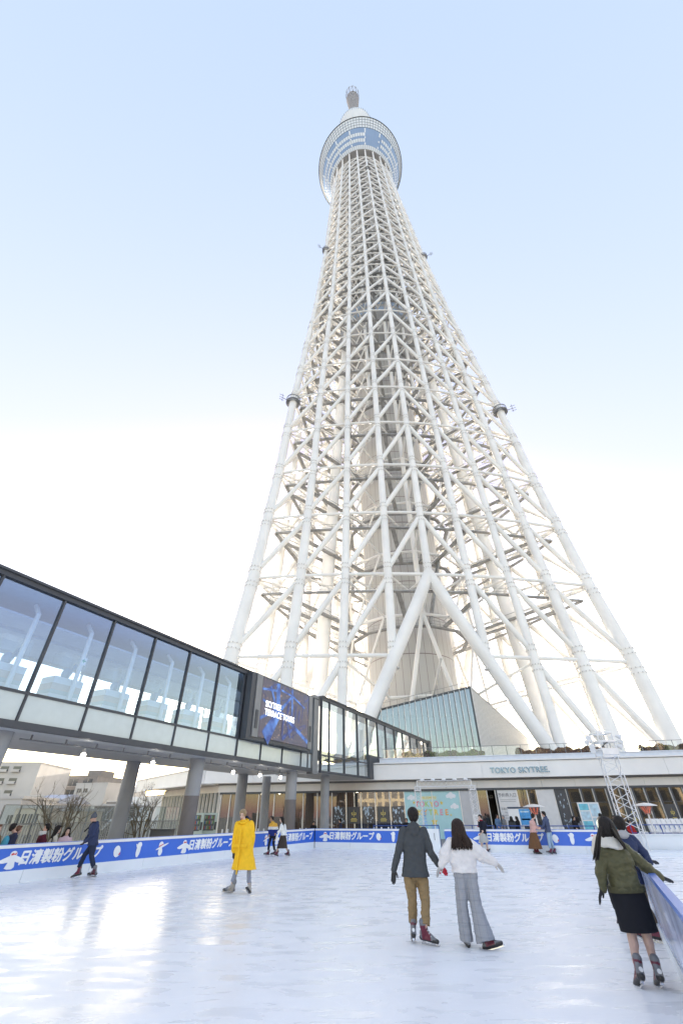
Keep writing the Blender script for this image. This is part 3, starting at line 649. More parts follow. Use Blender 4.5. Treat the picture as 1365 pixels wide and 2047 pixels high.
for i in range(ns_ + 1):
    p = A1 + (A2 - A1) * i / ns_; z = zA1 + (zA2 - zA1) * i / ns_; m.box(p + UP * (5.5 + z) / 2, (.12, .5, z - 5.5), (nrm(A2 - A1), V3(-nrm(A2 - A1)[1], nrm(A2 - A1)[0], 0), UP))
m.each('louvre', mat('louvre_white', (.72, .72, .71), .4), at_)
m = MB(); o = V3(-.5, .4, 0); m.quad(A1 + o + UP * 5.5, A2 + o + UP * 5.5, A2 + o + UP * zA2, A1 + o + UP * zA1); m.build('side_wall', mat('atrium_side', (.34, .35, .36), .4, var=.2), at_)
m = MB(); m.quad(A0 + UP * zA0, A1 + UP * zA1, A2 + UP * zA2, V3(10, 84, zA2), V3(3, 75, zA0)); m.build('roof', GREYM, at_)
m = MB(); m.box((11, 69.5, 8.2), (15.5, .3, 5.4)); m.box((11, 68, 8.9), (15.4, 2.6, .25)); m.box((11, 70, 12.3), (15, .3, 2.6)); m.build('inner_wall', mat('atrium_inside', (.6, .58, .54), .7, var=.1), at_)
m = MB()
for i in range(8): m.box((4 + i * 2, 67.6, 9.5), (.35, .35, 8))
m.build('inner_column', mat('atrium_post', (.2, .22, .24), .6), at_)
m = MB()
for i in range(12): m.beam(A0 + (A1 - A0) * i / 12 + UP * (zA0 + (zA1 - zA0) * i / 12), A0 + (A1 - A0) * i / 12 + UP * (zA0 + .8 + (zA1 - zA0) * i / 12), .04, .04, (1, 0, 0))
m.beam(A0 + UP * (zA0 + .8), A1 + UP * (zA1 + .8), .05, .05); m.build('roof_rail', GREYM, at_)

# ================================================================== GLAZED WALKWAY ON PILLARS
B0, BU = V3(-11.37, 15.76, 0), V3(.4235, .9059, 0); BN = V3(-.9059, .4235, 0)
def W(s, n, z): return B0 + BU * s + BN * n + UP * z
BAX = (BU, BN, UP)
def wbox(mb, s0, s1, n0, n1, z0, z1): return mb.box((W(s0, n0, z0) + W(s1, n1, z1)) / 2, (s1 - s0, abs(n1 - n0), z1 - z0), BAX)
walk = thing('glazed_walkway', 'raised glass walled walkway with dark frame crossing left of the rink', 'walkway', W(10, 2.5, 4.2))
S0, S1, BWD = -9.0, 21.2, 5.6
WG = glass('walkway_glass', (.66, .82, 1.0), .24, rc=(.78, .90, 1))
m = MB(); wbox(m, S0, S1 + .7, -.12, .12, 8.88, 9.06); wbox(m, S0, S1 + .7, -.2, .5, 9.06, 9.15); m.build('top_beam', DARKM, walk)
m = MB(); wbox(m, S0, S1, -.1, .1, 4.2, 4.42); wbox(m, S0, S1, -.08, .08, 5.27, 5.36); m.each('sill_beam', DARKM, walk)
m = MB()
for i in range(-3, 9): wbox(m, i * 2.46 + .015, i * 2.46 + .085, -.09, .09, 4.42, 8.9) if i < 6 else wbox(m, i * 2.46 - .04, i * 2.46 + .04, -.09, .09, 4.42, 5.27)
wbox(m, 12.3, 12.42, -.09, .09, 4.42, 8.82); wbox(m, 20.62, 20.7, -.09, .09, 4.42, 8.82)
m.each('mullion', DARKM, walk)
LOWP = mat('frosted_panel', (.52, .58, .585), .12, var=.04, spec=.8, coat=.3)
ss = [S0] + [i * 2.46 + .05 for i in range(-3, 6)]
for a, b in zip(ss[:-1], ss[1:]):
    q = MB(); q.quad(W(a + .05, 0, 5.36), W(b - .05, 0, 5.36), W(b - .05, 0, 8.82), W(a + .05, 0, 8.82)); q.build('window', WG, walk)
q = MB(); q.quad(W(20.7, 0, 5.36), W(21.2, 0, 5.36), W(21.2, 0, 8.82), W(20.7, 0, 8.82)); q.build('window', WG, walk)
q = MB(); q.quad(W(12.4, 0, 5.36), W(20.7, 0, 5.36), W(20.7, 0, 8.82), W(12.4, 0, 8.82)); q.build('screen_backing', DARKM, walk)
ss = [S0] + [i * 2.46 + (.05 if i < 6 else 0) for i in range(-3, 9)] + [20.66, 21.2]
for a, b in zip(ss[:-1], ss[1:]):
    q = MB(); wbox(q, a + .05, b - .05, -.03, .03, 4.42, 5.27); q.build('lower_panel', LOWP, walk)
m = MB(); wbox(m, S0, S1 + .7, .1, BWD, 4.2, 4.42); wbox(m, S0, S1, .12, BWD - .1, 5.08, 5.2); m.build('soffit', mat('walkway_soffit', (.56, .57, .58), .5, var=.06), walk)
m = MB(); wbox(m, S0, S1 + .7, .12, BWD, 8.84, 9.05); m.build('ceiling', mat('walkway_ceiling', (.34, .44, .60), .6), walk)
m = MB(); wbox(m, S0, S1, .8, BWD, 8.05, 8.12); wbox(m, S0, S1, 2.4, 2.6, 7.94, 8.05); m.build('inner_soffit', mat('walkway_inner_soffit', (.40, .48, .60), .6), walk)
m = MB(); wbox(m, S0, S1 + .7, BWD - .1, BWD, 4.42, 5.1); wbox(m, S0, S1 + .7, BWD - .1, BWD, 7.9, 8.84)
for i in range(-3, 9): wbox(m, i * 2.46 + .6, i * 2.46 + .68, BWD - .1, BWD, 5.1, 7.9)
m.build('back_frame', mat('walkway_back', (.45, .47, .5), .5), walk)
q = MB(); q.quad(W(S0, BWD - .05, 5.1), W(S1, BWD - .05, 5.1), W(S1, BWD - .05, 7.9), W(S0, BWD - .05, 7.9)); q.build('back_glazing', glass('back_glass', (.9, .95, .97), .03), walk)
for i in range(-3, 8):
    m = MB(); m.tube(W(i * 2.46 + 2.15, .75, 4.42), W(i * 2.46 + 2.15, .75, 8.3), .09, None, 12); m.tube(W(i * 2.46 + 2.15, .75, 8.3), W(i * 2.46 + 2.15, 1.2, 8.75), .09, .08, 12); m.build('inner_column', WHITE, walk, True)
pier = MB(); wbox(pier, 21.2, 21.9, -.18, .3, 4.1, 9.35); pier.build('end_pier', GREYM, walk)
# far piece of the walkway, landing on the roof
D0, DU = V3(-1.76, 35.79, 0), nrm(V3(.486, .874, 0)); DN = V3(-DU[1], DU[0], 0); DAX = (DU, DN, UP)
def W2(s, n, z): return D0 + DU * s + DN * n + UP * z
def dbox(mb, s0, s1, n0, n1, z0, z1): return mb.box((W2(s0, n0, z0) + W2(s1, n1, z1)) / 2, (s1 - s0, abs(n1 - n0), z1 - z0), DAX)
def ztop(s): return 9.37 - .026 * s
d1 = [0.05, 1.3, 3.7, 6.1, 8.1]; d2 = [8.1, 10.3, 12.2, 14.4, 16.6, 18.8, 20.9, 23, 25]
SG = glass('walkway_end_glass', (.72, .84, .84), .30)
m = MB(); m.beam(W2(0, 0, ztop(0) - .08), W2(25, 0, ztop(25) - .08), .24, .2); m.beam(W2(0, .8, ztop(0) + .06), W2(25, .8, ztop(25) + .06), 2.0, .08); m.build('top_beam', DARKM, walk)
m = MB(); dbox(m, 0, 8.1, -.1, .1, 4.2, 4.34); dbox(m, 0, 8.1, -.07, .07, 5.3, 5.38); m.each('sill_beam', DARKM, walk)
m = MB()
for s in d1: dbox(m, s - .04, s + .04, -.09, .09, 4.34, ztop(s) - .12)
for s in d2[1:]: dbox(m, s - .04, s + .04, -.09, .09, 6, ztop(s) - .12)
m.each('mullion', DARKM, walk)
for a, b in zip(d1[:-1], d1[1:]):
    q = MB(); q.quad(W2(a, 0, 5.38), W2(b, 0, 5.38), W2(b, 0, ztop(b) - .15), W2(a, 0, ztop(a) - .15)); q.build('window', SG, walk)
    q = MB(); q.quad(W2(a, 0, 4.34), W2(b, 0, 4.34), W2(b, 0, 5.3), W2(a, 0, 5.3)); q.build('lower_panel', SG, walk)
for a, b in zip(d2[:-1], d2[1:]):
    q = MB(); q.quad(W2(a, 0, 5.9 if a > 9 else 6.0), W2(b, 0, 5.9), W2(b, 0, ztop(b) - .15), W2(a, 0, ztop(a) - .15)); q.build('window', SG, walk)
    q = MB(); q.tube(W2((a + b) / 2, 1.2, 5.6), W2((a + b) / 2, 1.2, 8.2), .2, None, 12); q.build('inner_column', WHITE, walk, True)
m = MB(); dbox(m, 0, 9, .1, 4, 4.2, 4.34); m.build('soffit', mat('walkway_soffit', (.56, .57, .58), .5), walk)
m = MB(); dbox(m, 8.1, 8.9, -.12, .35, 4.2, 6.0); m.beam(W2(8.1, 0, 5.75), W2(12, 0, 5.75), .3, .5); dbox(m, 0, 25, 3.9, 4, 5.6, 6.4); m.build('end_block', DARKM, walk)
m = MB(); dbox(m, 24.6, 25.4, -.2, 3, 5.6, 8.9); m.build('end_pier', DARKM, walk)
# pillars under the walkway
CONC = mat('concrete_grey', (.30, .31, .325), .55, var=.1, scale=1.5); BAND = mat('pillar_band', (.16, .145, .14), .6, var=.1)
for s, n, lab in ((.31, 1, 'grey concrete pillar at the left edge of the picture'), (10.66, 1.1, 'thick grey pillar with a dark band standing by the vending machines'), (20, .8, 'grey pillar under the video screen, second from the pale lone one'), (10.1, 5.2, 'dark shaded pillar left of the bare tree by the stairs'), (20.6, 5.4, 'grey pillar behind the person in the yellow coat'), (23.5, 5.2, 'grey pillar behind the couple skating by the boards'), (24.9, .7, 'slim pale pillar farthest right, beside the window posters')):
    p = W(s, n, 0); t = thing('concrete_pillar', lab, 'pillar', p, 'round pillars carrying the walkway'); r_ = .38 if s < 23 else .33
    m = MB(); m.lathe(p, [(r_, 0), (r_, 4.2)], 28); m.build('shaft', CONC, t, True)
    if n < 1.2 and 5 < s < 22: m = MB(); m.lathe(p, [(r_ + .006, .9), (r_ + .006, 2.55)], 28, False); m.build('band', BAND, t, True)
# spotlights on rails under the walkway
for s0, s1, lab in ((.9, 9.6, 'long thin spotlight rail under the left end of the walkway'), (11, 20, 'thin spotlight rail under the walkway below the video screen')):
    m = MB(); m.tube(W(s0, .8, 4.02), W(s1, .8, 4.02), .03, None, 6)
    for s in np.arange(s0 + .4, s1, 1.4): m.beam(W(s, .8, 4.02), W(s, .8, 4.2), .05, .05, (1, 0, 0))
    tag(m.build('light_rail', GREYM), lab, 'rail', 'spotlight rails')
for s, lab in ((3.6, 'lit white spotlight nearest the left edge under the walkway'), (7.3, 'lit spotlight just left of the dark pillar top'), (13.4, 'lit spotlight right of the thick banded pillar'), (16.1, 'lit spotlight midway along the second rail'), (18.5, 'lit spotlight farthest right on the second rail')):
    p = W(s, .8, 3.98); t = thing('spotlight', lab, 'spotlight', p, 'spotlights under the walkway')
    m = MB(); m.beam(p, p - UP * .14, .05, .05, (1, 0, 0)); d = nrm(V3(.35, -.55, -.75)); m.tube(p - UP * .14 - d * .1, p - UP * .14 + d * .12, .07, .1, 12); m.build('housing', mat('lamp_white', (.6, .6, .6), .4), t)
    m = MB(); m.ball(p - UP * .14 + d * .13, .09, None, 10, 6); m.build('lens', emis('lamp_glow', (1, .95, .82), 4), t)
# striped plinths with glass cases inside the walkway
for i, lab in enumerate(('at the far left', 'below the small green arrow sign', 'in the third bay from the left edge', 'in the fourth bay from the left edge', 'two bays left of the video screen', 'right beside the video screen')):
    c = W(i * 2.46 - .45, 1.3, 4.85); t = thing('display_case', 'striped plinth with glass case in the walkway ' + lab, 'display case', c, 'display cases in the walkway')
    for k, (z0, z1, mm) in enumerate(((0, .45, 'w'), (.45, .58, 'g'), (.58, .85, 'w'), (.85, 1.0, 'g'), (1.0, 1.25, 't'), (1.25, 1.5, 'w'))):
        m = MB(); m.box(c + UP * (z0 + z1) / 2, (1.3, .8, z1 - z0), BAX); m.build('plinth', mat('plinth_' + mm, {'w': (.7, .72, .74), 'g': (.45, .5, .52), 't': (.55, .47, .44)}[mm], .5), t)
    m = MB(); m.box(c + UP * 2.0, (1.1, .7, 1.0), BAX); m.build('glass_case', glass('case_glass', (.95, .97, .97), .03), t)
    m = MB(); m.ball(c + UP * 1.75, (.2, .12, .25)); m.beam(c + UP * 1.6 + BU * .1, c + UP * 2.2 + BU * .3, .1, .1); m.build('exhibit', mat('exhibit_blue', (.2, .3, .45), .5), t)
p = W(1.75, .04, 6.9); m = MB(); m.box(p, (.24, .02, .3), BAX); m.cur = 1; m.prism([p + BU * a + UP * b_ - BN * .03 for a, b_ in ((-.09, 0), (0, .09), (0, .03), (.08, .03), (.08, -.03), (0, -.03), (0, -.09))], -BN * .006)
tag(m.build('arrow_sign', [WHITE, mat('sign_green', (.05, .4, .3), .5)]), 'small white square sign with a green arrow behind the walkway glass', 'sign')
# ------------------------------------------------------------------ video screen
scr = thing('video_screen', 'large lit video screen reading SKYTREE TERRACE TOURS on the walkway side', 'screen', W(16.2, -.4, 5.3))
m = MB(); wbox(m, 12.45, 20.1, -.55, -.12, 5.3, 9.0); m.build('housing', DARKM, scr)
m = MB(); wbox(m, 12.9, 13.5, -.62, -.56, 5.45, 8.95); wbox(m, 19.6, 20.12, -.62, -.56, 5.45, 8.95); m.each('side_frame', GREYM, scr)
m = MB(); wbox(m, 13.05, 13.3, -.66, -.62, 5.9, 6.9); wbox(m, 19.75, 19.95, -.66, -.62, 5.9, 6.9); m.each('speaker_grille', DARKM, scr)
X0s, X1s, Z0s, Z1s = 13.55, 19.55, 5.5, 8.88
def S(a, b, d=0.0): return W(X0s + (X1s - X0s) * a, -.6 - d, Z0s + (Z1s - Z0s) * b)
def scrmat():
    mm = bpy.data.materials.new('screen_night_view'); mm.use_nodes = True; t = mm.node_tree; b = t.nodes['Principled BSDF']
    tc = t.nodes.new('ShaderNodeTexCoord'); v = t.nodes.new('ShaderNodeTexVoronoi'); v.inputs['Scale'].default_value = 4.5; t.links.new(tc.outputs['Object'], v.inputs['Vector'])
    n = t.nodes.new('ShaderNodeTexNoise'); n.inputs['Scale'].default_value = .9; t.links.new(tc.outputs['Object'], n.inputs['Vector'])
    rp = t.nodes.new('ShaderNodeValToRGB'); rp.color_ramp.elements[0].position = .06; rp.color_ramp.elements[0].color = (.55, .33, .18, 1); rp.color_ramp.elements[1].position = .26; rp.color_ramp.elements[1].color = (.045, .03, .035, 1)
    t.links.new(v.outputs['Distance'], rp.inputs[0]); b.inputs['Base Color'].default_value = (.02, .02, .02, 1)
    ml = t.nodes.new('ShaderNodeMix'); ml.data_type = 'RGBA'; t.links.new(n.outputs['Fac'], ml.inputs[0]); t.links.new(rp.outputs[0], ml.inputs[6]); ml.inputs[7].default_value = (.04, .05, .10, 1)
    t.links.new(ml.outputs[2], b.inputs['Emission Color']); b.inputs['Emission Strength'].default_value = .2; b.inputs['Roughness'].default_value = .4; return mm
m = MB(); m.quad(S(0, 0), S(1, 0), S(1, 1), S(0, 1)); m.build('display', scrmat(), scr)
def strip(mb, a, b, w0, w1, d):
    a, b = V3(*a), V3(*b); q = b - a; k = V3(-q[1] * .56, q[0] / .56) if 0 else nrm(V3(-q[1] * 3.38, q[0] * 6.0, 0)[:2]); k = V3(k[0] / 6.0, k[1] / 3.38)
    mb.quad(*[S(*(p + k * w_), d) for p, w_ in ((a, -w0), (a, w0), (b, w1), (b, -w1))])
bl, bd = MB(), MB()
for k, (a, b, w0, w1) in enumerate((((.12, 0), (.36, .5), .5, .26), ((.30, 1), (.33, .42), .22, .26), ((.38, .5), (1, .1), .1, .12), ((.36, .52), (.62, .88), .12, .08), ((.60, 1), (.62, .5), .09, .08), ((.0, .8), (.3, .86), .07, .07), ((0, .3), (.3, .52), .09, .07), ((.36, .9), (.62, .86), .06, .06), ((.62, .86), (.9, .72), .07, .05), ((.15, .9), (.3, .5), .08, .1), ((.02, .62), (.3, .5), .06, .07))):
    strip(bl, a, b, w0, w1, .004 + .0022 * k)
for k, (a, b, w0, w1) in enumerate((((.52, .35), (.6, .1), .1, .05), ((.44, .05), (.7, .32), .12, .1), ((.7, .72), (.68, .45), .05, .05), ((.78, .66), (.77, .4), .05, .04), ((.45, .5), (.43, .1), .08, .06), ((.55, .72), (.52, .5), .06, .05))): strip(bd, a, b, w0, w1, .03 + .002 * k)
def blue_mat(name, c0, c1, st):
    mm = emis(name, c1, st); t = mm.node_tree; b = t.nodes['Principled BSDF']; b.inputs['Base Color'].default_value = (.02, .02, .03, 1); tc = t.nodes.new('ShaderNodeTexCoord'); n = t.nodes.new('ShaderNodeTexNoise'); n.inputs['Scale'].default_value = 1.6; n.inputs['Detail'].default_value = 6
    t.links.new(tc.outputs['Object'], n.inputs['Vector']); rp = t.nodes.new('ShaderNodeValToRGB'); rp.color_ramp.elements[0].position = .36; rp.color_ramp.elements[0].color = (*c0, 1); rp.color_ramp.elements[1].position = .66; rp.color_ramp.elements[1].color = (*c1, 1)
    t.links.new(n.outputs['Fac'], rp.inputs[0]); t.links.new(rp.outputs[0], b.inputs['Emission Color']); return mm
rs = np.random.default_rng(5)
for k in range(22):
    a = rs.uniform(.02, .98, 2); th_ = rs.choice((.5, 1.57, 2.5, 1.45)) + rs.normal(0, .1); L_ = rs.uniform(.08, .22); e = np.clip(a + L_ * V3(math.cos(th_), math.sin(th_) * 1.5, 0)[:2], .01, .99); strip(bd, a, e, .035, .03, .002 + .0004 * k)
bl.build('picture', blue_mat('screen_blue', (.02, .05, .22), (.10, .25, .66), .14), scr); bd.build('picture', blue_mat('screen_deep_blue', (.012, .02, .09), (.045, .09, .32), .15), scr)
m = MB(); letters(m, 'SKYTREE', .5, S(.07, .56, .05), BU, UP, .012, align='LEFT', sx=.93); letters(m, 'TERRACE TOURS', .5, S(.07, .42, .05), BU, UP, .012, align='LEFT', sx=.93); m.build('lettering', emis('screen_white', (.9, .92, 1), .2), scr)

# ================================================================== RINK BOARDS
BLUE = mat('banner_blue', (.035, .14, .62), .38, var=.07, scale=.8, bump=.35, bscale=2.5); KICK = mat('board_white', (.74, .78, .82), .35, var=.05, scale=1.0)
def boards(name, A, B, label, marks, cuts, thick=.1):
    A, B = V3(*A), V3(*B); u = nrm(B - A); n = V3(u[1], -u[0], 0)                     # n looks onto the ice
    t = thing(name, label, 'rink boards', A, 'boards round the rink'); L = np.linalg.norm(B - A); ax = (u, n, UP)
    def bx(s0, s1, n0, n1, z0, z1):
        m = MB(); m.box(A + u * (s0 + s1) / 2 + n * (n0 + n1) / 2 + UP * (z0 + z1) / 2, (s1 - s0, abs(n1 - n0), z1 - z0), ax); return m
    k = MB(); ed = np.arange(0, L, 2.4).tolist() + [L]
    for a, b in zip(ed[:-1], ed[1:]): k.box(A + u * (a + b) / 2 + UP * .16 - n * .05, (b - a - .012, .1, .32), ax)
    k.build('kick_board', KICK, t); bx(0, L, -.09, -.005, .32, .9).build('banner', BLUE, t)
    bx(0, L, -.11, .015, .9, .985).build('top_rail', WHITE, t); bx(0, L, -.11, .01, .985, 1.0).build('rail_cap', mat('cap_blue', (.08, .2, .6), .4), t)
    wm = MB(); rm = MB()
    for s, kind in marks:
        if kind == 'text': letters(wm, '日清製粉グループ', .40, A + u * s + n * .006 + UP * .61, u, UP, .016, .002, shear=.12, sx=.94)
        else:
            o = A + u * s + n * .006 + UP * .61
            def pl(mb, pts, d=0.0): mb.prism([o + u * a + UP * b_ + n * d for a, b_ in pts], n * .003)
            def el(mb, cx, cz, rx, rz, d, rot=0.0): pl(mb, [(cx + rx * math.cos(q) * math.cos(rot) - rz * math.sin(q) * math.sin(rot), cz + rx * math.cos(q) * math.sin(rot) + rz * math.sin(q) * math.cos(rot)) for q in np.linspace(0, 6.283, 19)[:-1]], d)
            if kind == 'wing':
                pl(wm, [(-.42, -.03), (-.3, .02), (-.12, .09), (0, .12), (.12, .09), (.3, .02), (.42, -.05), (.36, -.1), (.2, -.09), (.11, -.06), (.14, -.2), (.08, -.25), (-.06, -.25), (-.16, -.22), (-.1, -.07), (-.25, -.09), (-.38, -.08)]); el(wm, 0, .13, .11, .09, .001)
                pl(rm, [(-.08, .14), (-.02, .17), (.03, .14), (.09, .18), (.08, .11), (.02, .12), (-.06, .10)], .005)
            elif kind == 'round': el(wm, 0, 0, .15, .18, 0, .2); pl(rm, [(.07, -.12), (.14, -.02), (.16, -.1)], .005)
            elif kind == 'tall': el(wm, 0, -.02, .1, .22, 0, -.1); el(wm, .02, .15, .11, .1, .001); el(wm, -.08, .1, .12, .03, .002, 2.2)
            else: el(wm, .05, .05, .34, .035, 0, .32); el(wm, -.02, .1, .12, .12, .001); el(wm, -.02, -.12, .11, .13, .002); pl(rm, [(-.12, .03), (.08, .11), (.08, .14), (-.12, .07)], .005)
    wm.build('lettering', mat('banner_white', (.8, .82, .84), .5), t)
    if rm.v: rm.build('emblem_mark', mat('banner_red', (.6, .05, .06), .5), t)
    return t
def spos(A, B, px, py=1690):
    u = nrm(B - A); best = min(np.arange(-2, np.linalg.norm(B - A) + 2, .02), key=lambda s: abs(pxof(A + u * s + UP * .6) - px)); return best
def pxof(P):
    v = V3(*P) - V3(0, 0, CH); c, s = math.cos(CP), math.sin(CP); y = v[1] * c + v[2] * s; z = -v[1] * s + v[2] * c
    x, z = v[0] * CF / y, z * CF / y; c, s = math.cos(-CR), math.sin(-CR); return 682.5 + c * x - s * z
LA = ICE_A - _u2 * 9
mk = [(spos(LA, ICE_B, x), k) for x, k in ((24, 'wing'), (126, 'text'), (234, 'round'), (277, 'tall'), (322, 'hat'), (369, 'wing'), (424, 'text'), (505, 'tall'), (532, 'hat'), (597, 'text'), (553, 'wing'))]
boards('rink_boards', LA, ICE_B, 'long blue lettered rink boards along the left side of the ice', mk, None)
FA, FB = ICE_B + nrm(ICE_C - ICE_B) * .05, G(832, 1700.5)
FB = ICE_B + nrm(ICE_C - ICE_B) * np.dot(FB - ICE_B, nrm(ICE_C - ICE_B)); FCs = ICE_B + nrm(ICE_C - ICE_B) * np.dot(G(893, 1701.5) - ICE_B, nrm(ICE_C - ICE_B))
mk = [(spos(FA, FB, x), k) for x, k in ((650, 'wing'), (702, 'text'), (757, 'round'), (786, 'tall'))]
boards('rink_boards', FA, FB, 'blue lettered rink boards at the far side, left of the gate', mk, None)
FE_ = ICE_C + nrm(ICE_C - ICE_B) * .3
mk = [(spos(FCs, FE_, x), k) for x, k in ((960, 'wing'), (1027, 'text'), (1110, 'round'), (1143, 'tall'), (1186, 'wing'))]
boards('rink_boards', FCs, FE_, 'blue lettered rink boards at the far side, right of the gate opening', mk, None)
gd = nrm(ICE_C - ICE_B); gn = V3(gd[1], -gd[0], 0)
t = thing('rink_gate', 'plain white gate panel with a steel handle beside the rink opening', 'gate', FB)
m = MB(); m.box(FB + gd * .72 + UP * .5, (1.42, .1, 1.0), (gd, gn, UP)); m.build('panel', KICK, t)
m = MB(); a = FB + gd * 1.15 + gn * .05; m.path([a + UP * .5, a + gn * .06 + UP * .5, a + gn * .06 + UP * .8, a + UP * .8], .015, 6); m.build('handle', GREYM, t)
# right-hand boards: pale glossy panels seen almost end on
RA, RB = V3(-1.02, -2.9, 0), V3(13.0, 25.4, 0); ru = nrm(RB - RA); rn = V3(-ru[1], ru[0], 0); RL = np.linalg.norm(RB - RA)
t = thing('rink_boards', 'glossy pale blue boards at the right that the women lean on', 'rink boards', RA, 'boards round the rink')
m = MB(); m.box(RA + ru * RL / 2 + UP * .12 - rn * .06, (RL, .14, .24), (ru, rn, UP)); m.build('kick_board', KICK, t)
m = MB(); m.box(RA + ru * RL / 2 + UP * .62 - rn * .05, (RL, .08, .76), (ru, rn, UP)); m.build('banner', mat('glossy_board', (.46, .54, .76), .22, var=.45, scale=1.1, stretch=(2.4, 2.4, .15), spec=.6, coat=.25), t)
m = MB(); m.box(RA + ru * RL / 2 + UP * 1.03 - rn * .05, (RL, .085, .06), (ru, rn, UP)); m.build('top_rail', mat('rail_blue', (.06, .15, .5), .35), t)
# ================================================================== PEOPLE
from mathutils import noise as mnoise
def remesh(o, vox, sm=3, wr=0.0, wsc=9.0, stretch=(1, 1, 1)):
    """weld the overlapping pieces of a figure or garment into one continuous skin, then add folds"""
    a = o.modifiers.new('weld', 'REMESH'); a.mode = 'VOXEL'; a.voxel_size = vox
    if sm: b = o.modifiers.new('relax', 'SMOOTH'); b.iterations = sm; b.factor = 0.5
    dg = bpy.context.evaluated_depsgraph_get(); dg.update(); me = bpy.data.meshes.new_from_object(o.evaluated_get(dg)); o.modifiers.clear(); old = o.data; o.data = me; bpy.data.meshes.remove(old)
    if wr:
        me.calc_loop_triangles(); sd = len(bpy.data.meshes) * 1.7
        for v, nn in zip(me.vertices, [Vector(x.vector) for x in me.vertex_normals]):
            p = Vector((v.co.x * wsc * stretch[0] + sd, v.co.y * wsc * stretch[1], v.co.z * wsc * stretch[2]))
            v.co += nn * wr * (mnoise.noise(p) + .5 * mnoise.noise(p * 2.3))
    me.polygons.foreach_set('use_smooth', [True] * len(me.polygons)); me.update(); return o
def limb(mb, pts, rs):
    mb.path(pts, rs, 10)
    for p, r_ in zip(pts, rs): mb.ball(p, r_, None, 10, 7)
def frame(f, up=(0, 0, 1)):
    f = nrm(f); r_ = nrm(np.cross(f, V3(*up))); return f, r_, np.cross(r_, f)
SKIN = mat('skin', (.55, .33, .24), .5, var=.06, scale=12); SKINP = mat('pale_skin', (.62, .42, .33), .5, var=.06, scale=12); SKIND = mat('tan_skin', (.34, .19, .12), .5, var=.06)
TIGHT = mat('tights_skin', (.50, .34, .28), .5, var=.05)
HAIRK = mat('black_hair', (.014, .011, .010), .55, var=.5, scale=30, stretch=(3, 3, .25), bump=.3, bscale=60, spec=.25); HAIRB = mat('dark_brown_hair', (.026, .015, .011), .55, var=.5, scale=30, stretch=(3, 3, .25), bump=.3, bscale=60, spec=.25)
HAIRY = mat('sandy_hair', (.30, .21, .11), .5, var=.4, scale=30, bump=.4); HAIRR = mat('reddish_hair', (.12, .05, .025), .4, var=.4, scale=30, stretch=(3, 3, .3))
EYE = mat('eye_dark', (.02, .015, .012), .3); LIP = mat('lip', (.40, .15, .13), .5)
SKR = mat('skate_red', (.125, .014, .032), .4, var=.2, scale=20); SKG = mat('skate_grey', (.16, .165, .18), .4, var=.2, scale=20); SKB = mat('skate_black', (.018, .018, .02), .35); BLD = mat('blade_steel', (.6, .6, .62), .25, .9); SKW = mat('skate_badge', (.75, .75, .75), .4); SKT = mat('skate_beige', (.36, .33, .29), .45, var=.15, scale=20)
GLV = mat('black_glove', (.02, .02, .022), .7, bump=.3); 
def cloth(name, col, rough=.85, **k): return mat(name, col, rough, var=k.pop('var', .08), scale=k.pop('scale', 14), bump=k.pop('bump', .25), bscale=k.pop('bscale', 120), spec=.25, **k)
def skate(t, ankle, cont, d, fine, col=None, lab=None):
    """hired skate: boot from the blade's contact point up to the ankle"""
    d = nrm(V3(d[0], d[1], d[2] if len(d) > 2 else 0)); up = nrm(V3(*ankle) - V3(*cont)); x = nrm(d - up * np.dot(d, up)); y = np.cross(up, x); C = V3(*cont); H = np.linalg.norm(V3(*ankle) - C); k = H / .25
    def P(a, b, c): return C + x * a + y * b + up * c * k
    mb = MB(); mb.path([P(-.115, 0, .085), P(-.02, 0, .09), P(.09, 0, .085), P(.165, 0, .07)], [.036, .042, .043, .03], 10); mb.ball(P(.165, 0, .07), .032, None, 10, 6); mb.ball(P(-.112, 0, .088), .038, None, 10, 6)
    limb(mb, [P(-.075, 0, .1), P(-.06, 0, .18), P(-.055, 0, .285)], [.05, .047, .056]); mb.path([P(.09, 0, .1), P(.0, 0, .165), P(-.02, 0, .28)], [.036, .036, .04], 8)
    o = mb.build('skate', [col or SKR, SKG, SKB], t); remesh(o, .011 if fine else .02, 2)
    off = V3(*woff(o)); idx = []
    for p in o.data.polygons:
        v = np.array(p.center) + off - C; a = np.dot(v, x); c = np.dot(v, up) / k; b = abs(np.dot(v, y))
        idx.append(2 if (a > .10 and c < .1) or c < .085 or (a < -.08 and c < .105) else (1 if (a > .07 or (a < -.075 and not (.222 < c < .25)) or c > .262 or abs(b) < .012 and a > 0) else 0))
    o.data.materials.clear()
    for m_ in (col or SKR, SKG, SKB): o.data.materials.append(m_)
    o.data.polygons.foreach_set('material_index', idx)
    b = MB(); b.box(P(.03, 0, .014), (.31, .005, .026 * k), (x, y, up)); b.box(P(-.075, 0, .038), (.05, .028, .03 * k), (x, y, up)); b.box(P(.09, 0, .038), (.06, .028, .03 * k), (x, y, up)); b.path([P(.185, 0, .018), P(.205, 0, .03)], [.004, .003], 5); b.build('blade', BLD, o)
    if fine:
        w_ = MB()
        w_.tube(P(-.128, 0, .15), P(-.119, 0, .15), .024, None, 14)
        for q in range(5): w_.tube(P(.075 - .022 * q, -.03, .135 + .032 * q), P(.075 - .022 * q, .03, .135 + .032 * q), .005, None, 5)
        w_.build('laces', SKW, o)
    return o
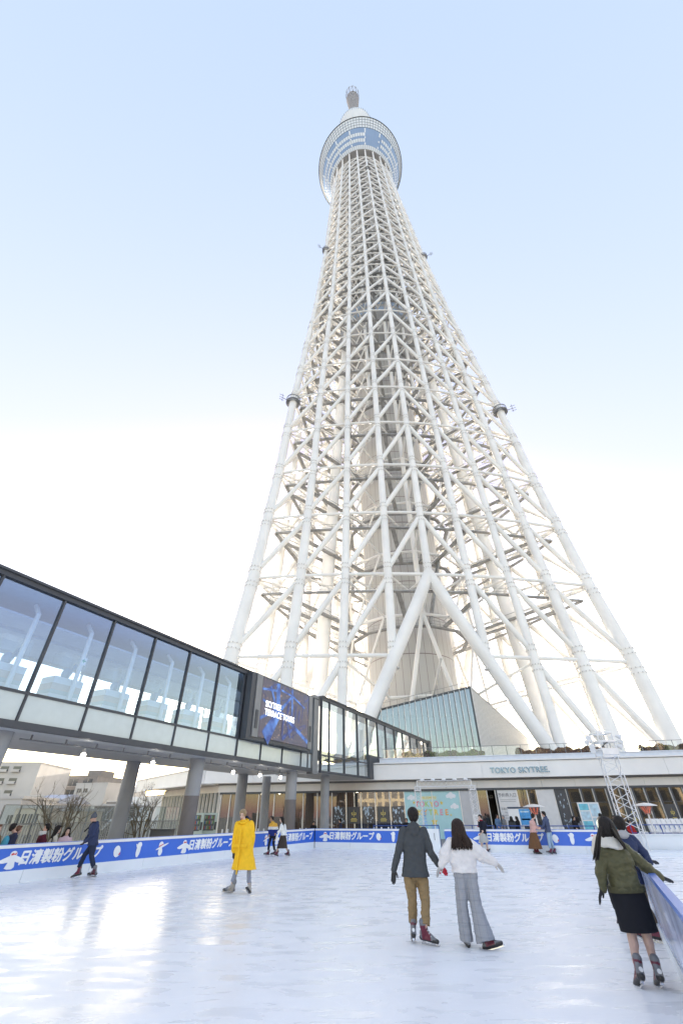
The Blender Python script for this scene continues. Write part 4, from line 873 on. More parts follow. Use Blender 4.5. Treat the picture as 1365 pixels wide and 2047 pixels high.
def hand(mb, wr, tip, nrmv, side=1, k=1.0, spread=.15, curl=.25):
    """palm, four unequal bent fingers and a thumb that leaves the side of the palm"""
    wr, tip = V3(*wr), V3(*tip); d = nrm(tip - wr); s = nrm(np.cross(d, V3(*nrmv))) * side; n = np.cross(s, d) * side
    def P(a, b, c): return wr + (d * a + s * b + n * c) * k
    mb.ball(P(.05, 0, 0), V3(.052, .040, .018) * k, (d, s, n), 10, 7); limb(mb, [P(-.02, 0, 0), P(.03, 0, 0)], [.028 * k, .03 * k])
    for q, (b, L, a0) in enumerate(((.030, .070, .085), (.010, .080, .093), (-.011, .074, .09), (-.030, .058, .08))):
        sp = b * spread * 4; c1, c2 = curl * .3, curl
        limb(mb, [P(a0 - .02, b, 0), P(a0 + L * .38, b + sp * .02 * 8 * .2, -L * c1 * .4), P(a0 + L * .7, b + sp * .04, -L * c1 - L * .2 * c2), P(a0 + L, b + sp * .06, -L * c1 - L * .55 * c2)], [.0115 * k, .0105 * k, .0095 * k, .008 * k])
    limb(mb, [P(.02, .03, -.004), P(.05, .058, -.012), P(.085, .068, -.02)], [.015 * k, .0125 * k, .010 * k])
def headgeo(mb, c, f, r_, u, k=1.0):
    c = V3(*c); P = lambda a, b, z: c + (f * a + r_ * b + u * z) * k
    mb.ball(P(-.008, 0, .022), V3(.097, .077, .098) * k, (f, r_, u), 16, 12); mb.ball(P(.022, 0, -.038), V3(.068, .060, .078) * k, (f, r_, u), 14, 10); mb.ball(P(.045, 0, -.088), V3(.034, .034, .026) * k, (f, r_, u), 10, 8)
    mb.path([P(.082, 0, .012), P(.102, 0, -.022), P(.086, 0, -.034)], [.009 * k, .015 * k, .011 * k], 8); mb.ball(P(.1, 0, -.024), .014 * k, None, 8, 6)
    for s in (-1, 1): mb.ball(P(-.004, s * .078, -.012), V3(.022, .009, .032) * k, (f, r_, u), 8, 6); mb.ball(P(.062, s * .035, -.03), V3(.03, .028, .026) * k, (f, r_, u), 8, 6); mb.ball(P(.078, s * .032, .03), V3(.016, .03, .009) * k, (f, r_, u), 8, 6)
    mb.ball(P(.083, 0, -.062), V3(.012, .024, .012) * k, (f, r_, u), 8, 6)
def hairgeo(style, c, f, r_, u, L, fine, k=1.0):
    c = V3(*c); P = lambda a, b, z: c + (f * a + r_ * b + u * z) * k; cap = MB(); rr = np.random.default_rng(int(abs(c[0] * 977 + c[1] * 31)) % 9999)
    cap.ball(P(-.024, 0, .036), V3(.104, .106, .104) * k, (f, r_, u), 18, 12); cap.ball(P(-.055, 0, -.02), V3(.066, .088, .076) * k, (f, r_, u), 14, 10); cap.ball(P(.045, 0, .095), V3(.05, .062, .035) * k, (f, r_, u), 12, 8)
    if style == 'short':
        for i in range(90 if fine else 24):
            a = rr.uniform(0, 6.28); t = rr.uniform(.15, 1.9); q = V3(math.sin(t) * math.cos(a), math.sin(t) * math.sin(a), math.cos(t))
            if q[0] > .35 and q[2] < .45: continue
            p = P(-.024 + .094 * q[0], .083 * q[1], .034 + .096 * q[2]); e = P(-.03 + .101 * q[0] - .01 * math.cos(a), .09 * q[1], .034 + .101 * q[2] - .045); cap.path([p, (p + e) / 2 + (p - c) * .05, e], [.013 * k, .011 * k, .003 * k], 5)
        return cap
    wide = .9
    n = 110 if fine else 34
    for i in range(n):
        if style == 'part': a = rr.uniform(.35, 1.0) * math.pi * rr.choice((-1, 1)) if rr.random() < .55 else rr.uniform(.22, .5) * math.pi * rr.choice((-1, 1))
        else: a = rr.uniform(.30, 1.0) * math.pi * rr.choice((-1, 1))
        ca, sa = math.cos(a), math.sin(a); ln = L * rr.uniform(.82, 1.05) * (.12 if style == 'part' and ca <= -.1 else 1); j1, j2 = rr.normal(0, .008), rr.normal(0, .014)
        top = P(.03 * ca - .03, .03 * sa, .128); s1 = P(.088 * ca - .03, .085 * sa, .06); s2 = P(.092 * ca - .035, .09 * sa + j1, -.05)
        spread = 1.0 + .25 * min(1, ln / .35)
        if style == 'part' and ca <= -.1: mid = P(-.095, .085 * sa, -.075); end = P(-.085, .075 * sa, -.11)
        elif style == 'part': end = P(-.01 + j2 * 2, (.165 + j1 * 3) * math.copysign(1, sa), -.06 - ln); mid = P(.01 + j2, (.128 + j1) * math.copysign(1, sa), -.05 - ln * .5)
        else: mid = P(-.10 + .03 * ca + j1, .112 * sa * spread + j2, -.05 - ln * .5); end = P(-.12 + .03 * ca + j2, .135 * sa * spread + j2 * 3, -.05 - ln)
        cap.path([top, s1, s2, mid, end], [.012 * k, .018 * k, .019 * k, .018 * k, .004 * k], 6)
    return cap
def person(label, S, fine=False):
    """S: joints as world points, clothes and colours. One body under its clothes; clothes, hair and skates are its parts."""
    J = S['J']; hd = V3(*J['head']); t = thing('person', label, 'person', (*((V3(*J['al']) + V3(*J['ar'])) / 2)[:2], 0.0))
    vox = .012 if fine else .019; k = S.get('hk', 1.0)
    f, r_, u = frame(S['face']); tilt = S.get('tilt', 0.0)
    f2 = nrm(f * math.cos(tilt) - V3(0, 0, 1) * math.sin(tilt)); u = np.cross(r_, f2); f = f2
    P_, N = {q: V3(*J[q]) for q in J}, None
    neck = P_['neck']; pel = (P_['pl'] + P_['pr']) / 2; shm = (P_['sl'] + P_['sr']) / 2
    fwd = nrm(S.get('chest', S['face'])); lat0 = nrm(np.cross(fwd, UP))
    def side(v): v = nrm(v - fwd * np.dot(v, fwd)) if np.linalg.norm(v - fwd * np.dot(v, fwd)) > .6 * np.linalg.norm(v) else lat0; return v if np.dot(v, lat0) > 0 else -v
    lat = side(P_['sr'] - P_['sl']); lp = side(P_['pr'] - P_['pl']); skirted = S['low']['kind'] == 'skirt'
    shw = np.linalg.norm(P_['sr'] - P_['sl']) / 2
    b = MB(); headgeo(b, hd, f, r_, u, k); limb(b, [hd - u * .05 * k - f * .015, neck, shm - V3(0, 0, .05)], [.052 * k, .055, .07])
    limb(b, [shm - V3(0, 0, .08), pel], [.1, .1])
    for s in 'lr':
        limb(b, [P_['s' + s], P_['e' + s], P_['w' + s]], [.045, .036, .027]); limb(b, [P_['p' + s], P_['k' + s], P_['a' + s]], [.085, .062, .042] if skirted else [.055, .04, .034])
        if skirted: mid = (P_['k' + s] + P_['a' + s]) / 2 * .6 + P_['k' + s] * .4; b.ball(mid - fwd * .012, (.06, .06, .1), None, 10, 8)
        if not (S.get('glove') and s in S.get('gl', 'lr')): hand(b, P_['w' + s], P_['h' + s], S.get('palm', fwd * -1 + V3(0, 0, .2)), 1 if s == 'l' else -1, 1.0, S.get('spread', .15), S.get('curl' + s, S.get('curl', .3)))
    remesh(b.build('body', S.get('skin', SKIN), t), vox * .85, 2)
    P = lambda a, c, z: hd + (f * a + r_ * c + u * z) * k
    e = MB()
    for s in (-1, 1): e.ball(P(.082, s * .032, .008), V3(.011, .014, .006) * k, (f, r_, u), 8, 6); e.ball(P(.086, s * .034, .032), V3(.008, .02, .005) * k, (f, r_, u), 8, 6)
    e.build('eyes', EYE, t); m = MB(); m.ball(P(.094, 0, -.062), V3(.005, .02, .006) * k, (f, r_, u), 8, 6); m.build('mouth', LIP, t)
    # hair or hat
    hs_ = S.get('hair', 'short')
    if hs_ != 'none':
        h = hairgeo(hs_, hd, f, r_, u, S.get('hlen', .25), fine, k); h.build('hair', S.get('hairc', HAIRK), t, True)
    if 'hat' in S:
        h = MB(); h.ball(P(-.015, 0, .062), V3(.112, .096, .10) * k, (f, r_, u), 16, 10); h.path([P(-.02, 0, .03), P(-.03, 0, .12), P(-.055, 0, .20)], [.1 * k, .075 * k, .02 * k], 14); h.path([P(.02, 0, .045), P(.10, 0, .042)], [.08 * k, .07 * k], 10, flat=.15) if S.get('brim') else None
        remesh(h.build('hat', S['hat'], t), .012, 2, .003, 40)
    # upper garment
    tp = S['top']; fat = tp.get('fat', 1.0); hem = V3(*tp['hem']) if 'hem' in tp else pel - V3(0, 0, .08); hw = tp.get('hw', .2); g = MB()
    def ring(c, a, d_, la): return [V3(*c) + la * a * math.copysign(abs(math.cos(q)) ** .85, math.cos(q)) + fwd * d_ * math.copysign(abs(math.sin(q)) ** .85, math.sin(q)) for q in np.linspace(0, 6.2832, 21)[:-1]]
    waist = shm * .42 + pel * .58; ax_ = nrm(pel - shm)
    cw = shw + .035
    rings = [ring(neck + V3(0, 0, .02), .07, .065, lat), ring(shm + V3(0, 0, .015), cw * .72, .085, lat), ring(shm - V3(0, 0, .06), cw * .99, .115 * fat, lat), ring(shm * .72 + pel * .28, cw * tp.get('chestw', .98), .135 * fat, lat), ring(waist, cw * tp.get('waistw', .86), .122 * fat, nrm(lat + lp))]
    if tp.get('long', True): rings += [ring(waist * .45 + hem * .55, (cw * .86 + hw) / 2, .13 * fat, lp), ring(hem, hw, tp.get('hd', .14), lp)]
    g.loft(rings)
    ar = tp.get('arm', .066)
    for s in 'lr': limb(g, [P_['s' + s] - V3(0, 0, .02), P_['e' + s], P_['w' + s]], [ar * 1.12, ar * tp.get('elb', .92), ar * tp.get('cuff', .72)])
    if tp.get('collar'): g.path([neck + V3(0, 0, -.03), neck + V3(0, 0, .045)], [.085, .078], 14)
    if tp.get('hood'):
        bk = neck - fwd * .07 - V3(0, 0, .03); g.ball(bk, (.12, .07, .09), (lat, fwd, UP), 14, 9); g.ball(bk - V3(0, 0, .07) - fwd * .02, (.09, .055, .07), (lat, fwd, UP), 12, 8)
        g.path([neck + lat * .09 - V3(0, 0, .01), neck - fwd * .09 + V3(0, 0, .03), neck - lat * .09 - V3(0, 0, .01)], [.035, .04, .035], 10)
    top = g.build(tp.get('name', 'jacket'), tp['mats'] if 'mats' in tp else tp['mat'], t); remesh(top, vox * .9, 3, tp.get('wr', .008), tp.get('wsc', 10), (1, 1, 1.5))
    if 'bands' in tp:                                   # colour blocks by height
        off = V3(*woff(top)); me = top.data; me.materials.clear()
        for z, m_ in tp['bands']: me.materials.append(m_)
        ix = []
        for p in me.polygons:
            z = p.center[2] + off[2]; i_ = 0
            for q, (zz, m_) in enumerate(tp['bands']):
                if z < zz: i_ = q
            ix.append(i_)
        me.polygons.foreach_set('material_index', ix)
    if tp.get('rib'):
        q = MB(); q.loft([ring(hem + V3(0, 0, .045), hw * 1.0, tp.get('hd', .14), lp), ring(hem - V3(0, 0, .02), hw * .985, tp.get('hd', .14) * .97, lp)]); q.build('hem_rib', tp['rib'], top, True)
    # lower garment
    lo = S['low']; kind = lo['kind']; q = MB()
    if kind == 'skirt':
        hm = V3(*lo['hem']); n = 48; fo = lo.get('fold', .0); lw, ld = lo['w'], lo.get('d', lo['w'] * .75); rg = []
        for i in range(13):
            a = i / 12; c = pel + V3(0, 0, .06) + (hm - pel - V3(0, 0, .06)) * a; wv = lo.get('w0', .165) + (lw - lo.get('w0', .165)) * a ** lo.get('pw', .8); dv = .125 + (ld - .125) * a ** lo.get('pw', .8)
            rg.append([c + (lp * wv * math.cos(h) + fwd * dv * math.sin(h)) * (1 + fo * a * math.sin(h * 9 + 1.3 * math.sin(h * 2))) for h in np.linspace(0, 6.2832, n + 1)[:-1]])
        q.loft(rg); q.build('skirt', lo['mat'], t, True)
    else:
        q.ball(pel + V3(0, 0, .02), (np.linalg.norm(P_['pr'] - P_['pl']) / 2 + .095, .125, .12), (lp, np.cross(UP, lp), UP), 14, 10)
        th, kn, hm_ = lo.get('r', (.1, .074, .064))
        for s in 'lr':
            e_ = P_['a' + s] + (P_['k' + s] - P_['a' + s]) * lo.get('cut', .12)
            if lo.get('wide'):
                hc = V3(*lo['hem' + s]); cut = [P_['p' + s] + V3(0, 0, .02), P_['k' + s], hc]; rr_ = [th, kn, lo['hr' + s]]; q.path(cut, rr_, 16, flat=.85); q.ball(cut[0], th)
            else: limb(q, [P_['p' + s], (P_['p' + s] + P_['k' + s]) / 2, P_['k' + s], (P_['k' + s] + e_) / 2], [th, (th + kn) / 2 + .006, kn, (kn + hm_) / 2 + .004]); q.path([(P_['k' + s] + e_) / 2, e_], [(kn + hm_) / 2 + .004, hm_], 12)
        remesh(q.build('trousers', lo['mat'], t), vox * .9, 2, lo.get('wr', .007), 12, (1, 1, 2.0))
    # gloves
    if S.get('glove'):
        for s in 'lr':
            if s in S.get('gl', 'lr'):
                q = MB(); hand(q, P_['w' + s], P_['h' + s], S.get('palm', fwd * -1 + V3(0, 0, .2)), 1 if s == 'l' else -1, 1.1, S.get('spread', .15), S.get('curl' + s, S.get('curl', .3))); remesh(q.build('glove', S.get('glove' + s, S['glove']), t), .0065 if fine else .011, 1)
    if 'skates' in S:
        for s, (c, d) in S['skates'].items(): skate(t, P_['a' + s], c, d, fine, S.get('skc'))
    elif S.get('shoes', True):
        for s in 'lr': q = MB(); a = P_['a' + s]; q.path([a - fwd * .05 - V3(0, 0, .035), a + fwd * .06 - V3(0, 0, .04), a + fwd * .15 - V3(0, 0, .05)], [.042, .045, .034], 10); q.build('shoe', SKB, t, True)
    return t, P_, (f, r_, u)
def JP(Y, **k):
    return {n: YP(v[0], v[1], Y + (v[2] if len(v) > 2 else 0)) for n, v in k.items()}

# --- the two hand in hand in front
def gpt(px, py): return G(px, py, 0.0)
Y0 = 9.75
J = JP(Y0, head=(825.5, 1631), neck=(826, 1650), sl=(806, 1660), sr=(846, 1660), el=(796, 1702, -.03), wl=(787, 1739, .02), hl=(786.5, 1761, .03), er=(861, 1704, -.05), wr=(876, 1729, .0), hr=(889, 1742, .0), pl=(818, 1748), pr=(842, 1748), kl=(824, 1800, .02), kr=(850, 1802, -.08), al=(825.5, 1847, .08), ar=(850.5, 1850, -.2))
GREYJ = cloth('dark_grey_wool', (.062, .068, .074))
tp, PJ, _ = person('person in dark grey hooded jacket and tan trousers, seen from behind, holding hands', dict(J=J, face=V3(.12, 1, 0), hair='short', hairc=HAIRK, hk=1.03, top=dict(mat=GREYJ, hem=YP(830, 1752, Y0), hw=.25, hd=.185, hood=True, arm=.074, waistw=.92, wr=.011, wsc=8), low=dict(kind='t', mat=cloth('tan_chino', (.25, .175, .09)), r=(.112, .08, .07), wr=.013, cut=.02), glove=GLV, glover=mat('red_glove', (.45, .02, .04), .8), curl=.6, palm=V3(.3, 1, 0),
    skates={'l': (gpt(826, 1886), (.1, 1)), 'r': (gpt(857, 1890), (.8, -.55))}), True)
m = MB(); c = PJ['neck']; m.path([c + V3(-.075, .02, -.005), c + V3(-.05, -.06, .028), c + V3(.02, -.08, .03), c + V3(.07, -.03, .01)], .017, 8); m.build('collar_lining', BLACK, tp, True)
Y0 = 9.5
def plaid(name, c0, c1, sc):
    m = bpy.data.materials.new(name); m.use_nodes = True; t = m.node_tree; b = t.nodes['Principled BSDF']; b.inputs['Roughness'].default_value = .85
    tc = t.nodes.new('ShaderNodeTexCoord'); sx = t.nodes.new('ShaderNodeSeparateXYZ'); t.links.new(tc.outputs['Object'], sx.inputs[0]); acc = None
    for ax, fr_, wd in ((0, sc, .16), (2, sc * .8, .14), (0, sc * 4.1, .35), (2, sc * 4.3, .35)):
        a = t.nodes.new('ShaderNodeMath'); a.operation = 'MULTIPLY'; a.inputs[1].default_value = fr_; t.links.new(sx.outputs[ax], a.inputs[0])
        f_ = t.nodes.new('ShaderNodeMath'); f_.operation = 'FRACT'; t.links.new(a.outputs[0], f_.inputs[0]); l = t.nodes.new('ShaderNodeMath'); l.operation = 'LESS_THAN'; l.inputs[1].default_value = wd; t.links.new(f_.outputs[0], l.inputs[0])
        ml = t.nodes.new('ShaderNodeMath'); ml.operation = 'MULTIPLY'; ml.inputs[1].default_value = .4 if fr_ < sc * 2 else .18; t.links.new(l.outputs[0], ml.inputs[0])
        if acc is None: acc = ml
        else: ad = t.nodes.new('ShaderNodeMath'); ad.operation = 'ADD'; t.links.new(acc.outputs[0], ad.inputs[0]); t.links.new(ml.outputs[0], ad.inputs[1]); acc = ad
    mx = t.nodes.new('ShaderNodeMix'); mx.data_type = 'RGBA'; mx.inputs[6].default_value = (*c0, 1); mx.inputs[7].default_value = (*c1, 1); t.links.new(acc.outputs[0], mx.inputs[0]); t.links.new(mx.outputs[2], b.inputs['Base Color']); return m
J = JP(Y0, head=(914, 1656), neck=(917, 1675), sl=(901, 1686), sr=(938, 1688), el=(890, 1709), wl=(882, 1729), hl=(876, 1740, .02), er=(964, 1710, -.05), wr=(988, 1723, -.08), hr=(998, 1732, -.08), pl=(921, 1752), pr=(940, 1752), kl=(923, 1811, .02), kr=(951, 1811, -.05), al=(931.5, 1866, .05), ar=(975, 1872, -.15))
WSW = cloth('white_fluffy_knit', (.72, .70, .70), .95, bump=.6, bscale=60)
tp, PJ, _ = person('person in fluffy white sweater and grey plaid wide trousers, arm stretched out', dict(J=J, face=V3(-.1, 1, 0), hair='long', hlen=.22, hk=1.08, hairc=HAIRB, top=dict(name='sweater', mat=WSW, hem=YP(928, 1744, Y0), hw=.225, hd=.16, fat=1.2, arm=.098, elb=1.12, cuff=.62, waistw=1.2, chestw=1.12, wr=.012, wsc=8), low=dict(kind='t', wide=True, mat=plaid('grey_plaid', (.31, .32, .35), (.22, .23, .255), 9), r=(.13, .112, .1), hemr=YP(971, 1883, Y0 - .15), heml=YP(932.5, 1880, Y0 + .05), hrl=.125, hrr=.18, wr=.008),
    skates={'l': (gpt(931, 1891), (-.1, 1)), 'r': (gpt(984, 1899), (.9, -.4))}, glove=mat('pale_grey_glove', (.5, .48, .46), .9), curl=.4, palm=V3(0, .4, 1)), True)
# --- olive bomber jacket at the right-hand boards
Y0 = 7.55
J = JP(Y0, head=(1211, 1657), neck=(1216, 1679), sl=(1204, 1701), sr=(1247, 1695), el=(1200, 1742, -.02), wl=(1204, 1775, .03), hl=(1198, 1792, .05), er=(1284, 1729, .0), wr=(1319, 1753, .02), hr=(1337, 1760, .05), pl=(1240, 1790), pr=(1268, 1788), kl=(1261, 1862, .02), kr=(1289, 1862, -.02), al=(1271, 1925, .05), ar=(1307, 1926, .0))
OLV = cloth('olive_nylon', (.085, .083, .042), .45, bump=.15, bscale=60)
tp, PJ, _ = person('person with long parted black hair, olive bomber jacket and black skirt', dict(J=J, face=V3(.25, 1, 0), chest=V3(.3, 1, 0), hair='part', hlen=.36, hk=1.08, hairc=HAIRK, skin=TIGHT, top=dict(mat=OLV, hem=YP(1252, 1779, Y0), hw=.225, hd=.16, fat=1.2, arm=.078, elb=1.0, cuff=.66, waistw=1.0, chestw=1.02, wr=.016, wsc=9, rib=cloth('olive_rib', (.075, .073, .04))), low=dict(kind='skirt', mat=cloth('black_knit', (.012, .013, .018)), hem=YP(1277, 1861, Y0), w=.222, d=.16, pw=.5, w0=.205), glove=GLV, curl=.35, curlr=.1, palm=V3(.1, .2, 1),
    skates={'l': (gpt(1280, 1976), (.2, 1)), 'r': (gpt(1321, 1977), (.25, 1))}), True)
m = MB(); c = PJ['neck'] - V3(0, 0, .015)
for q in range(4): m.path([c + V3((.135 - .008 * q) * math.cos(a), (.115 - .006 * q) * math.sin(a), -.055 + .036 * q + .016 * math.sin(a * 2 + q)) for a in np.linspace(0, 6.2832, 15)], .031, 8)
rl = np.random.default_rng(3); lk = MB()
for pts in (((1200, 1652), (1196, 1676), (1194, 1698), (1191, 1720)), ((1222, 1656), (1234, 1675), (1243, 1687), (1249, 1697))):
    for q in range(16): dx, dd = rl.normal(0, 1.6), rl.normal(0, .02); lk.path([YP(x + dx * (.5 + .35 * i), y + rl.normal(0, 1.5) * (i > 2), 7.37 + dd) for i, (x, y) in enumerate(pts)], [.012, .014, .012, .003], 5)
lk.build('hair', HAIRK, tp, True)
remesh(m.build('scarf', cloth('white_scarf', (.70, .69, .65)), tp), .01, 2, .004, 25)
m = MB(); h = PJ['head']; m.path([h + V3(-.012, -.128, .02), h + V3(-.006, -.09, .1), h + V3(0, -.02, .145), h + V3(.006, .04, .145)], .0035, 5); m.build('hair_parting', SKIN, tp)
# --- navy jacket behind her
Y0 = 9.75
J = JP(Y0, head=(1238, 1648), neck=(1240, 1665), sl=(1226, 1680), sr=(1262, 1676), el=(1232, 1715, .25), wl=(1256, 1735, .35), hl=(1266, 1738, .4), er=(1286, 1705, .0), wr=(1298, 1722, .15), hr=(1309, 1722, .2), pl=(1252, 1760), pr=(1272, 1760), kl=(1268, 1812, .0), kr=(1289, 1812, -.05), al=(1280, 1852, .1), ar=(1307, 1848, -.1))
NAVY = cloth('navy_cloth', (.028, .04, .095), .7)
tp, PJ, _ = person('person in navy jacket with pale grey hood leaning on the right boards', dict(J=J, face=V3(.45, 1, 0), hair='short', top=dict(mat=NAVY, hem=YP(1263, 1766, Y0), hw=.2, arm=.078, fat=1.15, wr=.014), low=dict(kind='t', cut=.03, mat=cloth('beige_trouser', (.26, .20, .14)), r=(.1, .076, .066)), glove=GLV, palm=V3(.1, .3, 1), curl=.5, spread=.5,
    skates={'l': (gpt(1284, 1878), (.5, -.8)), 'r': (gpt(1316, 1886), (.5, -.85))}), True)
m = MB(); c = PJ['neck']; m.path([c + V3(.085 * math.cos(a), .08 * math.sin(a), .0 + .01 * math.sin(a)) for a in np.linspace(0, 6.2832, 13)], .038, 8); m.ball(c - V3(0, .08, .02), (.1, .06, .07)); remesh(m.build('hood', cloth('grey_hood', (.36, .36, .37)), tp), .011, 2, .004, 20)
# --- cream coat with fur just beyond the olive jacket
Y0 = 11.2
J = JP(Y0, head=(1204, 1648), neck=(1206, 1662), sl=(1192, 1673), sr=(1222, 1672), el=(1188, 1702), wl=(1196, 1726, .12), hl=(1201, 1736, .15), er=(1228, 1702), wr=(1232, 1728, .1), hr=(1236, 1738, .12), pl=(1212, 1733), pr=(1229, 1733), kl=(1221, 1783), kr=(1240, 1783), al=(1234, 1825), ar=(1254, 1825))
CREAM = cloth('cream_coat', (.66, .60, .52), .9, bump=.5, bscale=50)
tp, PJ, _ = person('person in a cream furry coat mostly hidden behind the olive jacket', dict(J=J, face=V3(.5, 1, 0), hair='short', hairc=HAIRR, top=dict(name='coat', mat=CREAM, hem=YP(1222, 1752, Y0), hw=.23, arm=.07, fat=1.15, wr=.014, hood=True), low=dict(kind='t', mat=cloth('black_trouser', (.02, .02, .024)), r=(.085, .06, .055)), skates={'l': (gpt(1240, 1848), (.2, 1)), 'r': (gpt(1262, 1848), (.2, 1))}))
# --- yellow coat
Y0 = 15.3
J = JP(Y0, head=(485.5, 1628.5), neck=(488, 1640), sl=(475.5, 1647), sr=(502, 1645.5), el=(470, 1674), wl=(467.5, 1700), hl=(468, 1712), er=(505.5, 1673), wr=(502.5, 1693), hr=(499.5, 1704, -.05), pl=(483, 1696), pr=(496, 1696), kl=(473.5, 1737, -.05), kr=(498, 1737), al=(464.5, 1765, -.12), ar=(497.5, 1766))
YEL = cloth('yellow_raincoat', (.80, .47, .015), .55, bump=.12)
tp, PJ, fr_ = person('person in long bright yellow raincoat looking down while skating', dict(J=J, face=V3(-.12, -1, 0), chest=V3(-.2, -1, 0), tilt=.35, hair='short', hairc=HAIRY, skin=SKINP, top=dict(name='raincoat', mat=YEL, long=True, hem=YP(487.5, 1738, Y0), hw=.36, hd=.22, arm=.086, cuff=.85, waistw=1.0, chestw=1.05, fat=1.2, wr=.008, wsc=5), low=dict(kind='t', mat=cloth('grey_blue_trouser', (.24, .26, .33)), r=(.085, .06, .058), cut=.05), glove=GLV, curl=.6, skc=SKT,
    skates={'l': (gpt(457, 1785), (-1, -.25)), 'r': (gpt(497, 1787.5), (-.15, -1))}), True)
m = MB(); c = PJ['neck'] + V3(.015, .045, .03); m.path([c + V3(-.1, -.05, 0), c + V3(-.06, .05, .03), c + V3(.06, .06, .05), c + V3(.11, -.04, .02)], [.02, .035, .035, .02], 8); m.build('hood_lining', cloth('navy_lining', (.03, .035, .07)), tp, True)
m = MB(); c = PJ['neck']; m.path([c + V3(-.115, -.06, -.03), c + V3(-.08, .07, .0), c + V3(.07, .1, .03), c + V3(.13, -.02, -.0), c + V3(.05, -.12, -.06), c + V3(-.05, -.13, -.06), c + V3(-.115, -.06, -.03)], [.03] * 7, 8); m.build('collar', YEL, tp, True)
m = MB(); c = (PJ['sl'] + PJ['sr']) / 2; d_ = nrm(V3(-.2, -1, 0)); s_ = nrm(np.cross(d_, UP)) * -1
for q in (-1, 1): m.box(c - UP * .50 + d_ * .185 + s_ * q * .12, (.19, .02, .07), (s_, -d_, UP))
m.box(c - UP * .62 + d_ * .205, (.035, .012, 1.0), (s_, -d_, UP)); m.build('pocket_flap', YEL, tp)
# --- grey beanie by the left boards
Y0 = 19.1
J = JP(Y0, head=(187.5, 1636), neck=(190.5, 1645), sl=(194.5, 1649.5, -.17), sr=(184, 1649, .14), el=(187, 1669, -.24), wl=(172.5, 1681.5, -.15), hl=(164, 1690, -.12), er=(180, 1668, .2), wr=(171, 1680, .1), hr=(165, 1687, .1), pl=(187.5, 1690, -.09), pr=(186, 1690, .09), kl=(183.5, 1711, -.1), kr=(170, 1709, .08), al=(188, 1735, -.12), ar=(157.5, 1735, .06))
tp, PJ, fr_ = person('person in grey knitted hat and navy jacket gliding along the left boards', dict(J=J, face=V3(-1, -.25, 0), chest=V3(-1, -.2, 0), tilt=.25, hair='none', hat=cloth('grey_knit', (.10, .11, .13), .95, bump=.8, bscale=50), brim=True, top=dict(mat=NAVY, hem=YP(186, 1690, Y0), hw=.225, hd=.18, fat=1.2, arm=.078, hood=True, wr=.014), low=dict(kind='t', mat=cloth('dark_navy_trouser', (.022, .03, .06)), r=(.112, .082, .068), cut=.03), glove=GLV, curl=.7,
    skates={'l': (gpt(186, 1752), (-1, -.15)), 'r': (gpt(153, 1756), (-1, -.15))}), True)
m = MB(); h = PJ['head']; f, r_, u = fr_
m.path([h + f * .07 - r_ * .075 + u * .012, h + f * .104 - r_ * .03 + u * .012, h + f * .104 + r_ * .03 + u * .012, h + f * .07 + r_ * .075 + u * .012], .012, 6); m.build('glasses', BLACK, tp)
m = MB(); c = PJ['neck']; m.path([c + V3(.085 * math.cos(a), .085 * math.sin(a), .01) for a in np.linspace(0, 6.2832, 13)], .035, 8); m.path([c + V3(-.09, -.02, -.02), c + V3(-.19, -.05, -.16), c + V3(-.27, -.06, -.25)], [.04, .05, .045], 8, flat=.5); m.build('scarf', cloth('dark_scarf', (.02, .022, .03)), tp, True)
# --- pair skating at the back left
Y0 = 28.3
J = JP(Y0, head=(543, 1637), neck=(545, 1643.5), sl=(540.5, 1647.5, .05), sr=(552, 1647, -.05), el=(537.5, 1658), wl=(538, 1667), hl=(537, 1672), er=(554.5, 1657), wr=(552, 1665, -.15), hr=(550, 1669, -.2), pl=(542, 1671), pr=(549, 1671), kl=(538.5, 1685), kr=(546.5, 1685), al=(536, 1701), ar=(549, 1701))
z1 = YP(545, 1652.5, Y0)[2]; z2 = YP(545, 1658, Y0)[2]
person('person in yellow, white and blue block jacket smiling beside a partner', dict(J=J, face=V3(-.6, -1, 0), chest=V3(-.5, -1, 0), hair='short', skin=SKIND, top=dict(mat=WHITE, hem=YP(546, 1671, Y0), hw=.19, arm=.06, collar=True, bands=[(9, cloth('mustard', (.68, .38, .06))), (z1, cloth('white_cloth', (.7, .7, .7))), (z2, cloth('royal_blue', (.02, .035, .20)))]), low=dict(kind='t', mat=cloth('black_jeans', (.018, .02, .03)), r=(.085, .062, .058)), skates={'l': (gpt(533, 1709.5), (-1, -.2)), 'r': (gpt(547, 1709), (-1, -.1))}))
J = JP(27.7, head=(563, 1638.5), neck=(564.5, 1645), sl=(562.5, 1649, -.1), sr=(569, 1649, .1), el=(559, 1662, -.15), wl=(552.5, 1675, -.15), hl=(549, 1680, -.15), er=(572, 1662, .1), wr=(570, 1672, .1), hr=(569, 1677, .1), pl=(563, 1671), pr=(569, 1671), kl=(558, 1688), kr=(570, 1688), al=(553.5, 1702), ar=(575, 1701))
person('person with long black hair in a white jacket and dark brown skirt', dict(J=J, face=V3(-1, -.3, 0), chest=V3(-1, -.3, 0), hair='long', hlen=.36, skin=SKINP, top=dict(mat=cloth('white_jacket', (.72, .74, .74)), hem=YP(566, 1670, 27.7), hw=.19, arm=.062), low=dict(kind='skirt', mat=cloth('brown_skirt', (.05, .038, .032)), hem=YP(564, 1695.5, 27.7), w=.30, d=.27, fold=.05), skates={'l': (gpt(550, 1712), (-1, -.2)), 'r': (gpt(575.5, 1711), (-.6, .3))}))
